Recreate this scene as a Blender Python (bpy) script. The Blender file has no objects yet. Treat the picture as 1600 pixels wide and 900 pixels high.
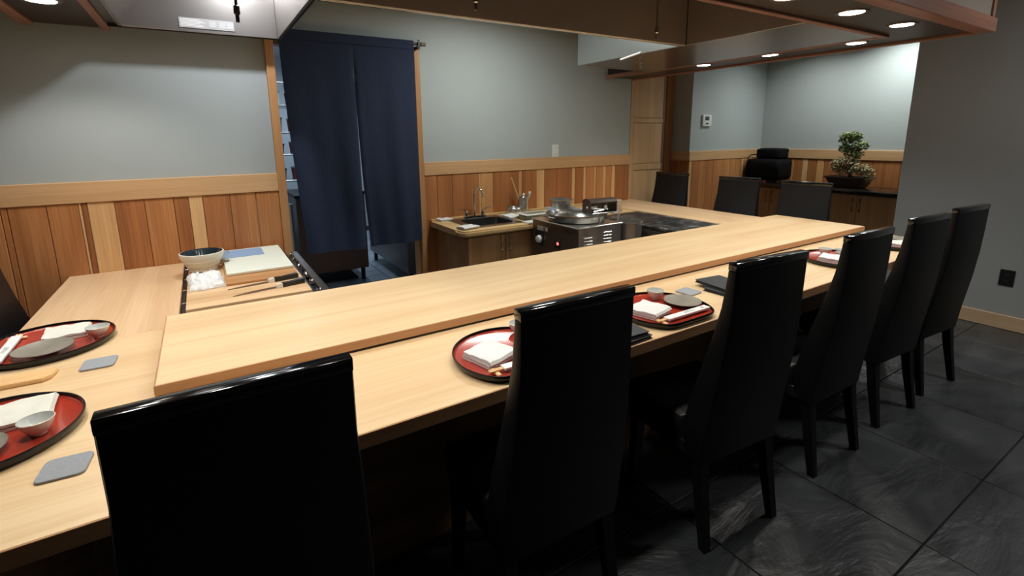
import bpy, bmesh, math, random
from mathutils import Vector, Matrix, noise
random.seed(7)
sc = bpy.context.scene
COL = sc.collection
PI = math.pi

# ---------------------------------------------------------------- camera
H = 1.45
CAM = Vector((0.0, -3.8132, H))
yaw, pit, rol = 0.551636, -0.195204, -0.0119584
fw = Vector((math.sin(yaw)*math.cos(pit), math.cos(yaw)*math.cos(pit), math.sin(pit)))
r0 = Vector((math.cos(yaw), -math.sin(yaw), 0)); u0 = r0.cross(fw)
r2 = r0*math.cos(rol)+u0*math.sin(rol); u2 = -r0*math.sin(rol)+u0*math.cos(rol)
cd = bpy.data.cameras.new('camera'); cam = bpy.data.objects.new('camera', cd); COL.objects.link(cam)
M = Matrix(((r2.x, u2.x, -fw.x), (r2.y, u2.y, -fw.y), (r2.z, u2.z, -fw.z))).to_4x4()
M.translation = CAM
cam.matrix_world = M
cd.sensor_width = 36; cd.lens = 761.17*36/1600
cd.shift_x = (800-787.83)/1600; cd.shift_y = -(450-362.49)/1600
cd.clip_start = 0.02
sc.camera = cam
# ---------------------------------------------------------------- world, exposure
w = bpy.data.worlds.new('world'); sc.world = w; w.use_nodes = True
w.node_tree.nodes['Background'].inputs[0].default_value = (0.6, 0.7, 0.85, 1)
w.node_tree.nodes['Background'].inputs[1].default_value = 0.02
sc.view_settings.view_transform = 'Standard'; sc.view_settings.look = 'None'
sc.view_settings.gamma = 1.0; sc.view_settings.exposure = 0.0
try: sc.view_settings.use_curve_mapping = False
except Exception: pass

# added dim fill, then ceiling lamps of the dining room beside the counter, alcove and kitchen
def area(name, loc, size, power, color, rot=(0, 0, 0), sy=None, spread=180):
    l = bpy.data.lights.new(name, 'AREA'); l.size = size; l.energy = power; l.color = color
    if sy: l.shape = 'RECTANGLE'; l.size_y = sy
    l.spread = math.radians(spread)
    o = bpy.data.objects.new(name, l); COL.objects.link(o); o.location = loc; o.rotation_euler = rot
    return o
WARM = (1.0, 0.86, 0.68); NEUT = (1.0, 0.93, 0.84); COOL = (0.72, 0.85, 1.0)
area('dining_room_light', (2.4, -5.6, 2.55), .6, 1.5, (1.0, .9, .78))  # dim ambient fill added behind the camera, no lamp known there
area('dining_room_light', (3.9, -3.9, 2.55), 0.25, 19.0, (1.0, .98, .95))
area('kitchen_lamp', (1.3, 2.4, 2.45), 1.6, 42, (0.62, 0.8, 1.0))
area('alcove_lamp', (5.98, -1.55, 2.5), 0.18, 13, (.96, 1.0, .97), spread=150)
area('alcove_lamp', (5.75, -0.75, 2.5), 0.18, 7.5, (.96, 1.0, .97), spread=150)
area('hood_lamp', (2.0, -0.95, 2.5), 0.35, 21, (.95, .99, .95), spread=170)
area('hood_lamp', (0.28, -1.15, 2.45), 0.10, 12, (.88, .93, 1.0), spread=170)
CAN_POWER = 17.0

# ---------------------------------------------------------------- materials
def srgb(r, g, b):
    f = lambda c: (c/255/12.92) if c/255 <= .04045 else ((c/255+.055)/1.055)**2.4
    return (f(r), f(g), f(b), 1)
def mat(name, col, rough=.5, metal=0, spec=.5, bump=0, bscale=60, coat=0, emit=None, estr=0, mottle=0, mscale=8, trans=0):
    m = bpy.data.materials.new(name); m.use_nodes = True
    nt = m.node_tree; b = nt.nodes['Principled BSDF']
    b.inputs['Base Color'].default_value = col; b.inputs['Roughness'].default_value = rough
    b.inputs['Metallic'].default_value = metal; b.inputs['Specular IOR Level'].default_value = spec
    if coat: b.inputs['Coat Weight'].default_value = coat; b.inputs['Coat Roughness'].default_value = .08
    if trans: b.inputs['Transmission Weight'].default_value = trans
    if emit: b.inputs['Emission Color'].default_value = emit; b.inputs['Emission Strength'].default_value = estr
    tc = nt.nodes.new('ShaderNodeTexCoord')
    if mottle:
        n = nt.nodes.new('ShaderNodeTexNoise'); n.inputs['Scale'].default_value = mscale; n.inputs['Detail'].default_value = 5
        nt.links.new(tc.outputs['Object'], n.inputs['Vector'])
        mx = nt.nodes.new('ShaderNodeMixRGB'); mx.inputs[1].default_value = tuple(c*(1-mottle) for c in col[:3])+(1,)
        mx.inputs[2].default_value = tuple(min(1, c*(1+mottle)) for c in col[:3])+(1,)
        nt.links.new(n.outputs['Fac'], mx.inputs[0]); nt.links.new(mx.outputs[0], b.inputs['Base Color'])
    if bump:
        n2 = nt.nodes.new('ShaderNodeTexNoise'); n2.inputs['Scale'].default_value = bscale; n2.inputs['Detail'].default_value = 4
        nt.links.new(tc.outputs['Object'], n2.inputs['Vector'])
        bp = nt.nodes.new('ShaderNodeBump'); bp.inputs['Strength'].default_value = bump; bp.inputs['Distance'].default_value = .01
        nt.links.new(n2.outputs['Fac'], bp.inputs['Height']); nt.links.new(bp.outputs[0], b.inputs['Normal'])
    return m
def wood(name, c1, c2, axis='X', rough=.45, fine=1.0, coat=0):
    """long grain along axis; every object takes its own stretch of the grain"""
    m = bpy.data.materials.new(name); m.use_nodes = True
    nt = m.node_tree; b = nt.nodes['Principled BSDF']; b.inputs['Roughness'].default_value = rough
    b.inputs['Specular IOR Level'].default_value = .4
    if coat: b.inputs['Coat Weight'].default_value = coat; b.inputs['Coat Roughness'].default_value = .25
    tc = nt.nodes.new('ShaderNodeTexCoord'); oi = nt.nodes.new('ShaderNodeObjectInfo')
    ad = nt.nodes.new('ShaderNodeVectorMath'); ad.operation = 'MULTIPLY_ADD'
    ad.inputs[1].default_value = (1, 1, 1)
    sc_ = nt.nodes.new('ShaderNodeVectorMath'); sc_.operation = 'SCALE'; sc_.inputs[0].default_value = (7.3, 5.1, 9.7)
    nt.links.new(oi.outputs['Random'], sc_.inputs['Scale'])
    nt.links.new(tc.outputs['Object'], ad.inputs[0]); nt.links.new(sc_.outputs[0], ad.inputs[2])
    def layer(s_long, s_cross, detail):
        mp = nt.nodes.new('ShaderNodeMapping')
        s = [s_cross]*3; s['XYZ'.index(axis)] = s_long
        mp.inputs['Scale'].default_value = s
        nt.links.new(ad.outputs[0], mp.inputs['Vector'])
        n = nt.nodes.new('ShaderNodeTexNoise'); n.inputs['Scale'].default_value = 1; n.inputs['Detail'].default_value = detail
        n.inputs['Distortion'].default_value = .6
        nt.links.new(mp.outputs[0], n.inputs['Vector']); return n
    a = layer(.5*fine, 9*fine, 3); f = layer(2.5*fine, 130*fine, 2)
    mx = nt.nodes.new('ShaderNodeMath'); mx.operation = 'MULTIPLY_ADD'; mx.inputs[1].default_value = .62
    m2 = nt.nodes.new('ShaderNodeMath'); m2.operation = 'MULTIPLY'; m2.inputs[1].default_value = .38
    nt.links.new(f.outputs['Fac'], m2.inputs[0]); nt.links.new(a.outputs['Fac'], mx.inputs[0]); nt.links.new(m2.outputs[0], mx.inputs[2])
    cr = nt.nodes.new('ShaderNodeValToRGB'); cr.color_ramp.elements[0].position = .38; cr.color_ramp.elements[1].position = .62
    cr.color_ramp.elements[0].color = c1; cr.color_ramp.elements[1].color = c2
    nt.links.new(mx.outputs[0], cr.inputs[0]); nt.links.new(cr.outputs[0], b.inputs['Base Color'])
    bp = nt.nodes.new('ShaderNodeBump'); bp.inputs['Strength'].default_value = .08; bp.inputs['Distance'].default_value = .003
    nt.links.new(f.outputs['Fac'], bp.inputs['Height']); nt.links.new(bp.outputs[0], b.inputs['Normal'])
    return m
def slate(name):
    m = bpy.data.materials.new(name); m.use_nodes = True
    nt = m.node_tree; b = nt.nodes['Principled BSDF']
    b.inputs['Roughness'].default_value = .34; b.inputs['Specular IOR Level'].default_value = .5
    tc = nt.nodes.new('ShaderNodeTexCoord'); oi = nt.nodes.new('ShaderNodeObjectInfo')
    sc_ = nt.nodes.new('ShaderNodeVectorMath'); sc_.operation = 'SCALE'; sc_.inputs[0].default_value = (17, 23, 9)
    nt.links.new(oi.outputs['Random'], sc_.inputs['Scale'])
    ad = nt.nodes.new('ShaderNodeVectorMath'); nt.links.new(tc.outputs['Object'], ad.inputs[0]); nt.links.new(sc_.outputs[0], ad.inputs[1])
    mp = nt.nodes.new('ShaderNodeMapping'); mp.inputs['Scale'].default_value = (2.2, 5.0, 3); mp.inputs['Rotation'].default_value = (0, 0, .7)
    nt.links.new(ad.outputs[0], mp.inputs[0])
    n = nt.nodes.new('ShaderNodeTexNoise'); n.inputs['Scale'].default_value = 1.0; n.inputs['Detail'].default_value = 9; n.inputs['Roughness'].default_value = .55; n.inputs['Distortion'].default_value = .6
    nt.links.new(mp.outputs[0], n.inputs['Vector'])
    cr = nt.nodes.new('ShaderNodeValToRGB'); cr.color_ramp.elements[0].position = .3; cr.color_ramp.elements[1].position = .75
    cr.color_ramp.elements[0].color = (.020, .023, .026, 1); cr.color_ramp.elements[1].color = (.075, .081, .088, 1)
    nt.links.new(n.outputs['Fac'], cr.inputs[0]); nt.links.new(cr.outputs[0], b.inputs['Base Color'])
    bp = nt.nodes.new('ShaderNodeBump'); bp.inputs['Strength'].default_value = .8; bp.inputs['Distance'].default_value = .03
    nt.links.new(n.outputs['Fac'], bp.inputs['Height']); nt.links.new(bp.outputs[0], b.inputs['Normal'])
    return m

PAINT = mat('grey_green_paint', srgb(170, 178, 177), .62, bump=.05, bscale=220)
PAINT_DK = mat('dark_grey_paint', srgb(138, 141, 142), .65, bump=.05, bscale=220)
CEIL = mat('ceiling_paint', srgb(120, 120, 116), .8)
CNT_X = wood('counter_wood_x', srgb(221, 185, 138), srgb(236, 206, 162), 'X', .38, coat=.15)
CNT_Y = wood('counter_wood_y', srgb(217, 178, 136), srgb(232, 198, 157), 'Y', .38, coat=.15)
CNT_EDGE_SHADE = wood('counter_edge_shaded_wood', srgb(186, 136, 94), srgb(206, 158, 114), 'X', .45)  # counter wood darkened to paint the shade on its vertical edges
BASEW = wood('counter_base_wood', srgb(112, 82, 54), srgb(138, 104, 72), 'X', .5)
CAPW = wood('light_cap_wood', srgb(196, 152, 106), srgb(214, 172, 126), 'X', .45)
CAPWY = wood('light_cap_wood_y', srgb(192, 150, 106), srgb(210, 170, 126), 'Y', .45)
CEDAR = [wood('cedar_%s' % n, a, b, 'Z', .45) for n, a, b in (
    ('dark', srgb(134, 82, 46), srgb(164, 104, 60)), ('red', srgb(148, 92, 52), srgb(184, 120, 72)),
    ('mid', srgb(166, 106, 62), srgb(200, 138, 86)), ('tan', srgb(186, 130, 80), srgb(214, 160, 106)),
    ('pale', srgb(206, 156, 102), srgb(228, 184, 130)))]
JAMBW = wood('jamb_wood', srgb(174, 126, 82), srgb(196, 148, 100), 'Z', .45)
BEIGEW = wood('beige_door_wood', srgb(186, 150, 106), srgb(204, 168, 124), 'Z', .5)
BROWNW = wood('brown_door_wood', srgb(150, 100, 60), srgb(176, 124, 80), 'Z', .35, coat=.2)
CABW = wood('cabinet_veneer', srgb(146, 108, 72), srgb(170, 132, 92), 'Z', .4, coat=.1)
TRIMW = wood('soffit_trim_wood', srgb(140, 96, 78), srgb(164, 116, 96), 'X', .4)
TRIMWY = wood('soffit_trim_wood_y', srgb(140, 96, 78), srgb(164, 116, 96), 'Y', .4)
SOFF = mat('dark_brown_soffit', srgb(58, 46, 38), .4, bump=.03)
BLOCKW = wood('board_wood', srgb(190, 148, 102), srgb(222, 186, 142), 'X', .55, fine=1.4)
BLOCKD = wood('board_wood_dark', srgb(172, 122, 74), srgb(194, 144, 94), 'X', .5, fine=1.4)
STEEL = mat('brushed_steel', (.60, .59, .56, 1), .26, .92, bump=.03, bscale=30)
HOODM = mat('hood_steel', (.42, .385, .355, 1), .3, .88, mottle=.12, mscale=3, bump=.04, bscale=6)
STEEL_DK = mat('dark_steel', (.17, .14, .12, 1), .34, .85)
CHROME = mat('chrome', (.75, .75, .76, 1), .1, 1)
BRASS = mat('satin_nickel', (.62, .56, .46, 1), .28, 1)
BLKM = mat('black_metal', (.022, .022, .024, 1), .4, .4)
LEATHER = mat('black_leather', (.006, .006, .0065, 1), .48, spec=.28, bump=.06, bscale=350)
SEATL = mat('seat_leather', (.010, .010, .011, 1), .34, spec=.5, bump=.06, bscale=350)
GLOSSBLK = mat('black_lacquer', (.004, .004, .005, 1), .1, spec=.6, coat=.4)
RIMBLK = mat('black_rim_lacquer', (.004, .004, .005, 1), .16, spec=.4)
REDL = mat('red_lacquer', srgb(170, 55, 38), .22, coat=.3, mottle=.08)
WHITE_CLOTH = mat('white_cloth', (.78, .78, .76, 1), .9, bump=.25, bscale=300)
CREAM_CLOTH = mat('cream_cloth', (.74, .73, .64, 1), .9, bump=.25, bscale=300)
PORC = mat('grey_white_glaze', srgb(222, 217, 204), .25, mottle=.06, coat=.3)
PORC_IN = mat('grey_glaze_inside', srgb(206, 208, 204), .2, coat=.4)
STONEW = mat('speckled_stoneware', srgb(138, 131, 118), .42, mottle=.4, mscale=14, bump=.2, bscale=90)
STONER = mat('stoneware_rim', srgb(82, 78, 72), .5, mottle=.3, mscale=30)
FELT = mat('grey_felt', srgb(162, 166, 171), .95, bump=.5, bscale=500, mottle=.12, mscale=160)
PAPER = mat('white_paper', (.82, .82, .80, 1), .7)
INK = mat('ink', (.04, .04, .045, 1), .8)
INKG = mat('grey_ink', (.35, .35, .37, 1), .8)
CHOPW = wood('chopstick_wood', srgb(226, 180, 122), srgb(240, 202, 148), 'X', .5, fine=3)
MENUM = mat('charcoal_menu', srgb(52, 54, 58), .55, bump=.2, bscale=400)
MENUE = mat('navy_menu_edge', srgb(32, 38, 50), .5)
NOREN = mat('navy_linen', srgb(36, 47, 72), .9, bump=.35, bscale=260, mottle=.15, mscale=40)
SLATE = slate('slate_tile'); GROUT = mat('dark_grout', (.018, .018, .018, 1), .9)
KTILE = mat('kitchen_tile', srgb(150, 158, 168), .35, mottle=.1)
QTILE = mat('quarry_tile', srgb(122, 88, 74), .45, mottle=.2)
KWALL = mat('kitchen_wall', (.55, .58, .6, 1), .6)
WHITE_PL = mat('white_plastic', (.75, .75, .72, 1), .35)
BLK_PL = mat('black_plastic', (.01, .01, .011, 1), .35)
RUBBER = mat('black_rubber', (.012, .012, .013, 1), .8)
GREY_SCR = mat('grey_screen', (.05, .06, .065, 1), .25)
RED_LED = mat('red_display', (.2, .01, .01, 1), .4, emit=(1, .12, .1, 1), estr=3)
LENS = mat('lit_lens', (1, 1, 1, 1), .5, emit=(1, .95, .82, 1), estr=14)
CUTW = mat('white_cutting_board', srgb(226, 228, 212), .5, bump=.1)
BLUEC = mat('pale_blue_sheet', srgb(140, 164, 196), .7)
BOWL_OUT = mat('cream_glaze', srgb(226, 220, 204), .35, coat=.2, mottle=.05)
BOWL_IN = mat('blue_black_glaze', srgb(44, 58, 64), .15, coat=.6, mottle=.6, mscale=24)
GLASS = mat('clear_glass', (.85, .88, .86, 1), .05, trans=1)
GREENPL = mat('green_grey_container', srgb(120, 130, 112), .35)
BLUEPL = mat('pale_blue_container', srgb(160, 178, 196), .35)
BLKSTONE = mat('black_polished_top', (.012, .011, .011, 1), .14, coat=.5)
POTM = mat('dark_bonsai_pot', srgb(52, 40, 36), .4)
SOIL = mat('soil', (.03, .02, .014, 1), .95)
BARK = mat('bark', srgb(78, 60, 44), .9, bump=.6)
LEAF = mat('leaf', srgb(142, 156, 108), .6, mottle=.5, mscale=30)
LEAF2 = mat('dry_leaf', srgb(174, 166, 130), .7, mottle=.5, mscale=30)
BAGM = mat('black_nylon', (.003, .003, .0035, 1), .85, spec=.15, bump=.3)
WATER = mat('dark_water', (.05, .05, .04, 1), .12, coat=.5)
FASC = mat('soffit_fascia_panel', srgb(150, 140, 128), .7)
BRBOX = mat('brown_enamel', srgb(74, 58, 50), .35)

HANDLEM = mat('bright_handle', (.85, .74, .56, 1), .35, .5)
def griddle_mat():
    m = mat('seasoned_griddle', (.03, .03, .032, 1), .3, .6)
    nt = m.node_tree; b = nt.nodes['Principled BSDF']
    tc = nt.nodes.new('ShaderNodeTexCoord'); n = nt.nodes.new('ShaderNodeTexNoise')
    n.inputs['Scale'].default_value = 11; n.inputs['Detail'].default_value = 10; n.inputs['Roughness'].default_value = .7; n.inputs['Distortion'].default_value = .2
    nt.links.new(tc.outputs['Object'], n.inputs[0])
    cr = nt.nodes.new('ShaderNodeValToRGB'); e = cr.color_ramp.elements
    e[0].position = .45; e[0].color = (.03, .03, .03, 1); e[1].position = .70; e[1].color = (.62, .63, .62, 1)
    k = e.new(.57); k.color = (.09, .09, .09, 1)
    nt.links.new(n.outputs['Fac'], cr.inputs[0]); nt.links.new(cr.outputs[0], b.inputs['Base Color'])
    r = nt.nodes.new('ShaderNodeMapRange'); r.inputs['To Min'].default_value = .22; r.inputs['To Max'].default_value = .6
    nt.links.new(n.outputs['Fac'], r.inputs[0]); nt.links.new(r.outputs[0], b.inputs['Roughness'])
    return m
GRID = griddle_mat()

# ---------------------------------------------------------------- mesh helpers
class MB:
    def __init__(s): s.bm = bmesh.new()
    def box(s, x0, x1, y0, y1, z0, z1, bev=0, seg=1, rot=None, piv=None):
        b = bmesh.new()
        v = [b.verts.new((x, y, z)) for x in (x0, x1) for y in (y0, y1) for z in (z0, z1)]
        for f in ((0, 1, 3, 2), (4, 6, 7, 5), (0, 4, 5, 1), (2, 3, 7, 6), (0, 2, 6, 4), (1, 5, 7, 3)): b.faces.new([v[i] for i in f])
        bmesh.ops.recalc_face_normals(b, faces=b.faces[:])
        if bev: bmesh.ops.bevel(b, geom=b.edges[:], offset=bev, segments=seg, affect='EDGES', profile=.5)
        if rot:
            p = Vector(piv) if piv else Vector(((x0+x1)/2, (y0+y1)/2, (z0+z1)/2))
            bmesh.ops.transform(b, matrix=Matrix.Translation(p) @ rot @ Matrix.Translation(-p), verts=b.verts[:])
        s.add(b); return s
    def add(s, b, mtx=None):
        if mtx is not None: bmesh.ops.transform(b, matrix=mtx, verts=b.verts[:])
        me = bpy.data.meshes.new('t'); b.to_mesh(me); b.free(); s.bm.from_mesh(me); bpy.data.meshes.remove(me)
    def rings(s, rings, cap0=True, cap1=True, closed=True):
        b = bmesh.new(); R = [[b.verts.new(p) for p in r] for r in rings]; n = len(rings[0])
        for a, c in zip(R, R[1:]):
            for i in range(n if closed else n-1):
                j = (i+1) % n; b.faces.new((a[i], a[j], c[j], c[i]))
        if cap0 and closed: b.faces.new(R[0][::-1])
        if cap1 and closed: b.faces.new(R[-1])
        bmesh.ops.recalc_face_normals(b, faces=b.faces[:]); s.add(b); return s
    def lathe(s, prof, c=(0, 0, 0), n=32, caps=(True, True), wob=0, sx=1, sy=1):
        rr = []
        for r, z in prof:
            rr.append([(c[0]+sx*r*(1+wob*math.sin(3*2*PI*i/n+z*60))*math.cos(2*PI*i/n), c[1]+sy*r*(1+wob*math.sin(2*2*PI*i/n))*math.sin(2*PI*i/n), c[2]+z) for i in range(n)])
        return s.rings(rr, *caps)
    def tube(s, pts, r, n=10, taper=None):
        pts = [Vector(p) for p in pts]; rr = []
        up = Vector((0, 0, 1))
        for i, p in enumerate(pts):
            d = (pts[min(i+1, len(pts)-1)]-pts[max(i-1, 0)]).normalized()
            a = d.cross(up)
            if a.length < 1e-3: a = d.cross(Vector((0, 1, 0)))
            a.normalize(); b = a.cross(d).normalized()
            q = r if taper is None else r+(taper-r)*i/(len(pts)-1)
            rr.append([p+q*(a*math.cos(t*2*PI/n)+b*math.sin(t*2*PI/n)) for t in range(n)])
        return s.rings(rr)
    def prism(s, poly, z0, z1, bev=0):
        b = bmesh.new(); A = [b.verts.new((x, y, z0)) for x, y in poly]; B = [b.verts.new((x, y, z1)) for x, y in poly]
        n = len(poly)
        for i in range(n): b.faces.new((A[i], A[(i+1) % n], B[(i+1) % n], B[i]))
        b.faces.new(A[::-1]); b.faces.new(B); bmesh.ops.recalc_face_normals(b, faces=b.faces[:])
        if bev: bmesh.ops.bevel(b, geom=[e for e in b.edges if abs(e.verts[0].co.z-e.verts[1].co.z) < 1e-6], offset=bev, segments=2, affect='EDGES')
        s.add(b); return s

def RZ(a): return Matrix.Rotation(a, 4, 'Z')
def link(name, mb, m, parent=None, smooth=False, origin=None):
    me = bpy.data.meshes.new(name)
    bm = mb.bm if isinstance(mb, MB) else mb
    if parent is not None: T = parent['_w'] if False else WM[parent.name]
    else: T = Matrix.Translation(Vector(origin) if origin else Vector((0, 0, 0)))
    bm.transform(T.inverted()); bm.to_mesh(me); bm.free()
    if isinstance(m, (list, tuple)):
        for x in m: me.materials.append(x)
    else: me.materials.append(m)
    if smooth:
        for p in me.polygons: p.use_smooth = True
        try: me.set_sharp_from_angle(angle=math.radians(38))
        except Exception: pass
    o = bpy.data.objects.new(name, me); COL.objects.link(o)
    if parent is not None: o.parent = parent; WM[o.name] = T
    else: o.matrix_world = T; WM[o.name] = T
    return o
WM = {}
def sub(name, mb, m, parent, smooth=False):
    """mesh given in WORLD coordinates, child of parent"""
    return link(name, mb, m, parent, smooth)
def thing(name, label, cat, loc=(0, 0, 0), rz=0, group=None):
    o = bpy.data.objects.new(name, None); COL.objects.link(o); o.location = loc; o.rotation_euler = (0, 0, rz)
    o.empty_display_size = .05
    WM[o.name] = Matrix.Translation(Vector(loc)) @ RZ(rz)
    o['label'] = label; o['category'] = cat
    if group: o['group'] = group
    return o
def single(name, mb, m, label, cat, origin, smooth=False, group=None):
    o = link(name, mb, m, None, smooth, origin); o['label'] = label; o['category'] = cat
    if group: o['group'] = group
    return o
def loc_mb(root, mb):
    """mesh built in LOCAL coordinates of root -> world, so that sub() may take it"""
    mb.bm.transform(WM[root.name]); return mb
def lsub(name, mb, m, root, parent=None, smooth=False):
    return link(name, loc_mb(root, mb), m, parent or root, smooth)
def struct(name, mb, m, parent=None, smooth=False, origin=None):
    o = link(name, mb, m, parent, smooth, origin)
    if parent is None: o['kind'] = 'structure'
    return o
def dup(root, loc, rz, label, group=None):
    r = root.copy(); COL.objects.link(r); r.location = loc; r.rotation_euler = (0, 0, rz); r['label'] = label
    if group: r['group'] = group
    WM[r.name] = Matrix.Translation(Vector(loc)) @ RZ(rz)
    for ch in list(root.children):
        c = ch.copy(); COL.objects.link(c); c.parent = r
        for g in list(ch.children):
            d = g.copy(); COL.objects.link(d); d.parent = c
    return r

# ================================================================= ROOM SHELL
ZT, ZB = 1.241, 1.131            # wainscot cap top / bottom
YL = -0.493                      # left wall plane
XR, XLW = 4.93, -4.0
# floor: grout bed + slate tiles
fl = struct('floor', MB().box(XLW, 6.6, -6.2, -0.02, -.03, -.006), GROUT)
TS = .61
tile_me = []
for k in range(3):
    t = MB().box(.0028, TS-.0028, .0028, TS-.0028, -.02, 0, .0015)
    me = bpy.data.meshes.new('tile'); t.bm.to_mesh(me); t.bm.free(); me.materials.append(SLATE); tile_me.append(me)
x0g, y0g = 2.045-4*TS, -3.325-3*TS
for i in range(-4, 12):
    for j in range(0, 9):
        x, y = x0g+(i-2)*TS, y0g+j*TS
        if y+TS > .5 or x > 6.3: continue
        if y+TS > -.1: continue
        t = bpy.data.objects.new('tile', tile_me[(i*7+j*3) % 3]); COL.objects.link(t); t.parent = fl
        t.location = (x, y, random.uniform(-.0012, .0012)); t.rotation_euler = (random.uniform(-.002, .002), random.uniform(-.002, .002), 0)
# kitchen floor
kf = struct('floor_kitchen', MB().box(-.6, 3.9, -.02, 4.2, -.03, -.006), GROUT)
km = {}
for nm, mm in (('k', KTILE), ('q', QTILE)):
    t = MB().box(.003, .197, .003, .197, -.015, 0, .002); me = bpy.data.meshes.new('tile'); t.bm.to_mesh(me); t.bm.free(); me.materials.append(mm); km[nm] = me
for i in range(9):
    for j in range(19):
        t = bpy.data.objects.new('tile', km['q' if j < 5 else 'k']); COL.objects.link(t); t.parent = kf; t.location = (.55+i*.2, -.015+j*.2, 0)

def planks(wall, bounds, tones, face, z0=0.0, z1=ZB, along='x', depth=.014, side=-1):
    """vertical planks on a wall; bounds along x (face = wall y) or along y (face = wall x)"""
    for (a, b), t in zip(zip(bounds, bounds[1:]), tones):
        a, b = min(a, b)+.0012, max(a, b)-.0012
        if along == 'x': m = MB().box(a, b, face-depth, face+.001, z0, z1, .0025)
        else: m = MB().box(face-depth, face+.001, a, b, z0, z1, .0025)
        bm = m.bm
        o = link('plank', m, CEDAR[t], wall)
        o.visible_shadow = True
# left wall (stands half a metre in front of the doorway wall)
wl = struct('wall_left', MB().box(XLW, .392, YL, YL+.12, 0, 2.62), PAINT)
lb = [-.863, -.838, -.693, -.568, -.556, -.532, -.419, -.288, -.154, -.083, -.014, .124, .263, .392]
lt = [1, 2, 2, 4, 0, 4, 1, 2, 1, 4, 1, 2, 2]
lb = [-3.98, -3.84, -3.70, -3.60, -3.44, -3.30, -3.17, -3.02, -2.90, -2.75, -2.61, -2.5, -2.36, -2.21, -2.1, -1.95, -1.84, -1.72, -1.62, -1.47, -1.36, -1.2, -1.1, -1.0] + lb; lt = [1, 2, 1, 3, 1, 2, 1, 0, 2, 1, 4, 1, 2, 1, 2, 3, 1, 2] + [1, 2, 1, 3, 1, 2] + lt
planks(wl, lb, lt, YL, 0.0)
struct('wainscot_cap', MB().box(-3.9, .397, YL-.022, YL, ZB, ZT, .003), CAPW, wl)
# return of left wall back to doorway wall
struct('wall_left_return', MB().box(.27, .392, YL+.12, .05, 0, 2.62), PAINT)
t1 = struct('trim_1', MB().box(.392, .440, YL-.03, YL+.10, 0, 2.05, .003), JAMBW)
# doorway wall
wb = struct('wall_back', MB().box(1.56, 3.935, 0, .12, 0, 2.62).box(.39, 1.56, 0, .12, 2.13, 2.62), PAINT)
rb = [1.561, 1.678, 1.818, 2.081, 2.101, 2.225, 2.505, 2.539, 2.71, 2.80, 2.95, 3.142, 3.18, 3.293, 3.325, 3.433, 3.46, 3.557, 3.6, 3.679, 3.729, 3.93]
rt = [2, 1, 1, 4, 3, 1, 3, 1, 4, 1, 1, 4, 1, 4, 2, 4, 2, 4, 2, 4, 1]
planks(wb, rb, rt, 0.0, 0.0)
struct('wainscot_cap', MB().box(1.565, 3.935, -.022, 0, ZB, ZT, .003), CAPW, wb)
d1 = struct('door_1', MB().box(1.515, 1.56, -.035, .14, 0, 2.12, .003), JAMBW)
struct('stop_strip', MB().box(1.497, 1.515, .0, .1, 0, 2.10, .002), JAMBW, d1)
struct('door_lintel', MB().box(.44, 1.515, .005, .11, 2.085, 2.128, .003), JAMBW, d1)
# beige panelled door at right end of doorway wall and brown door in the recess
d2 = struct('door_2', MB().box(3.94, 4.45, .012, .05, 0, 2.6, .002), BEIGEW)
for x0, x1, z0, z1 in ((3.94, 4.0, 0, 2.6), (4.0, 4.445, 1.57, 1.615), (4.0, 4.445, 1.06, 1.125), (4.0, 4.445, .0, .12)):
    struct('rail', MB().box(x0, x1, -.004, .013, z0, z1, .002), BEIGEW, d2)
for z0, z1 in ((1.62, 2.6), (1.13, 1.565), (.125, 1.055)):
    struct('panel', MB().box(4.005, 4.44, .004, .013, z0, z1, .003), BEIGEW, d2)
d3 = struct('door_3', MB().box(4.45, 4.935, .36, .40, 0, 2.6, .002), BROWNW)
struct('door_jamb', MB().box(4.452, 4.50, .05, .36, 0, 2.6, .003), BROWNW, d3)
struct('door_jamb', MB().box(4.80, 4.925, .25, .36, 0, 2.6, .004), BROWNW, d3)
struct('edge_strip', MB().box(4.77, 4.80, .27, .36, 0, 2.6, .006), mat('edge_highlight', srgb(190, 170, 160), .2, coat=.4), d3)  # pale strip paints the vertical light reflection on the door edge
struct('rail', MB().box(4.50, 4.77, .345, .36, 1.62, 1.68, .002), BROWNW, d3)
# alcove walls
wa = struct('wall_alcove_left', MB().box(4.93, 6.5, 0, .40, 0, 2.62), PAINT)
struct('wainscot_cap', MB().box(4.925, 6.38, -.022, 0, ZB, ZT, .003), CAPW, wa)
struct('wainscot_cap', MB().box(4.908, 4.93, -.022, .245, ZB, ZT, .003), CAPWY, wa)
ab = [4.925, 4.973, 5.11, 5.251, 5.384, 5.69, 5.707, 5.827, 5.84, 5.962, 5.999, 6.074, 6.112, 6.188, 6.25, 6.36]
at_ = [4, 1, 2, 2, 2, 4, 2, 3, 2, 4, 3, 2, 4, 2, 1]
planks(wa, ab, at_, 0.0)
planks(wa, [.0, .12, .24], [1, 1], 4.93, 0, ZB, 'y')
wf = struct('wall_alcove', MB().box(6.38, 6.55, -2.1, 0.0, 0, 2.62), PAINT)
struct('wainscot_cap', MB().box(6.355, 6.38, -2.09, -.022, ZB, ZT, .003), CAPWY, wf)
fb = [-.015, -.12, -.22, -.366, -.437, -.465, -.568, -.629, -.734, -.817, -.93, -1.05, -1.18, -1.317, -1.578, -1.75, -1.95, -2.09]
ft = [1, 2, 1, 0, 3, 1, 4, 1, 3, 1, 1, 2, 1, 1, 1, 2, 1]
planks(wf, fb, ft, 6.38, 0.0, ZB, 'y')
wr = struct('wall_right', MB().box(XR, 6.6, -6.2, -2.09, 0, 2.62), PAINT_DK)
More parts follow.
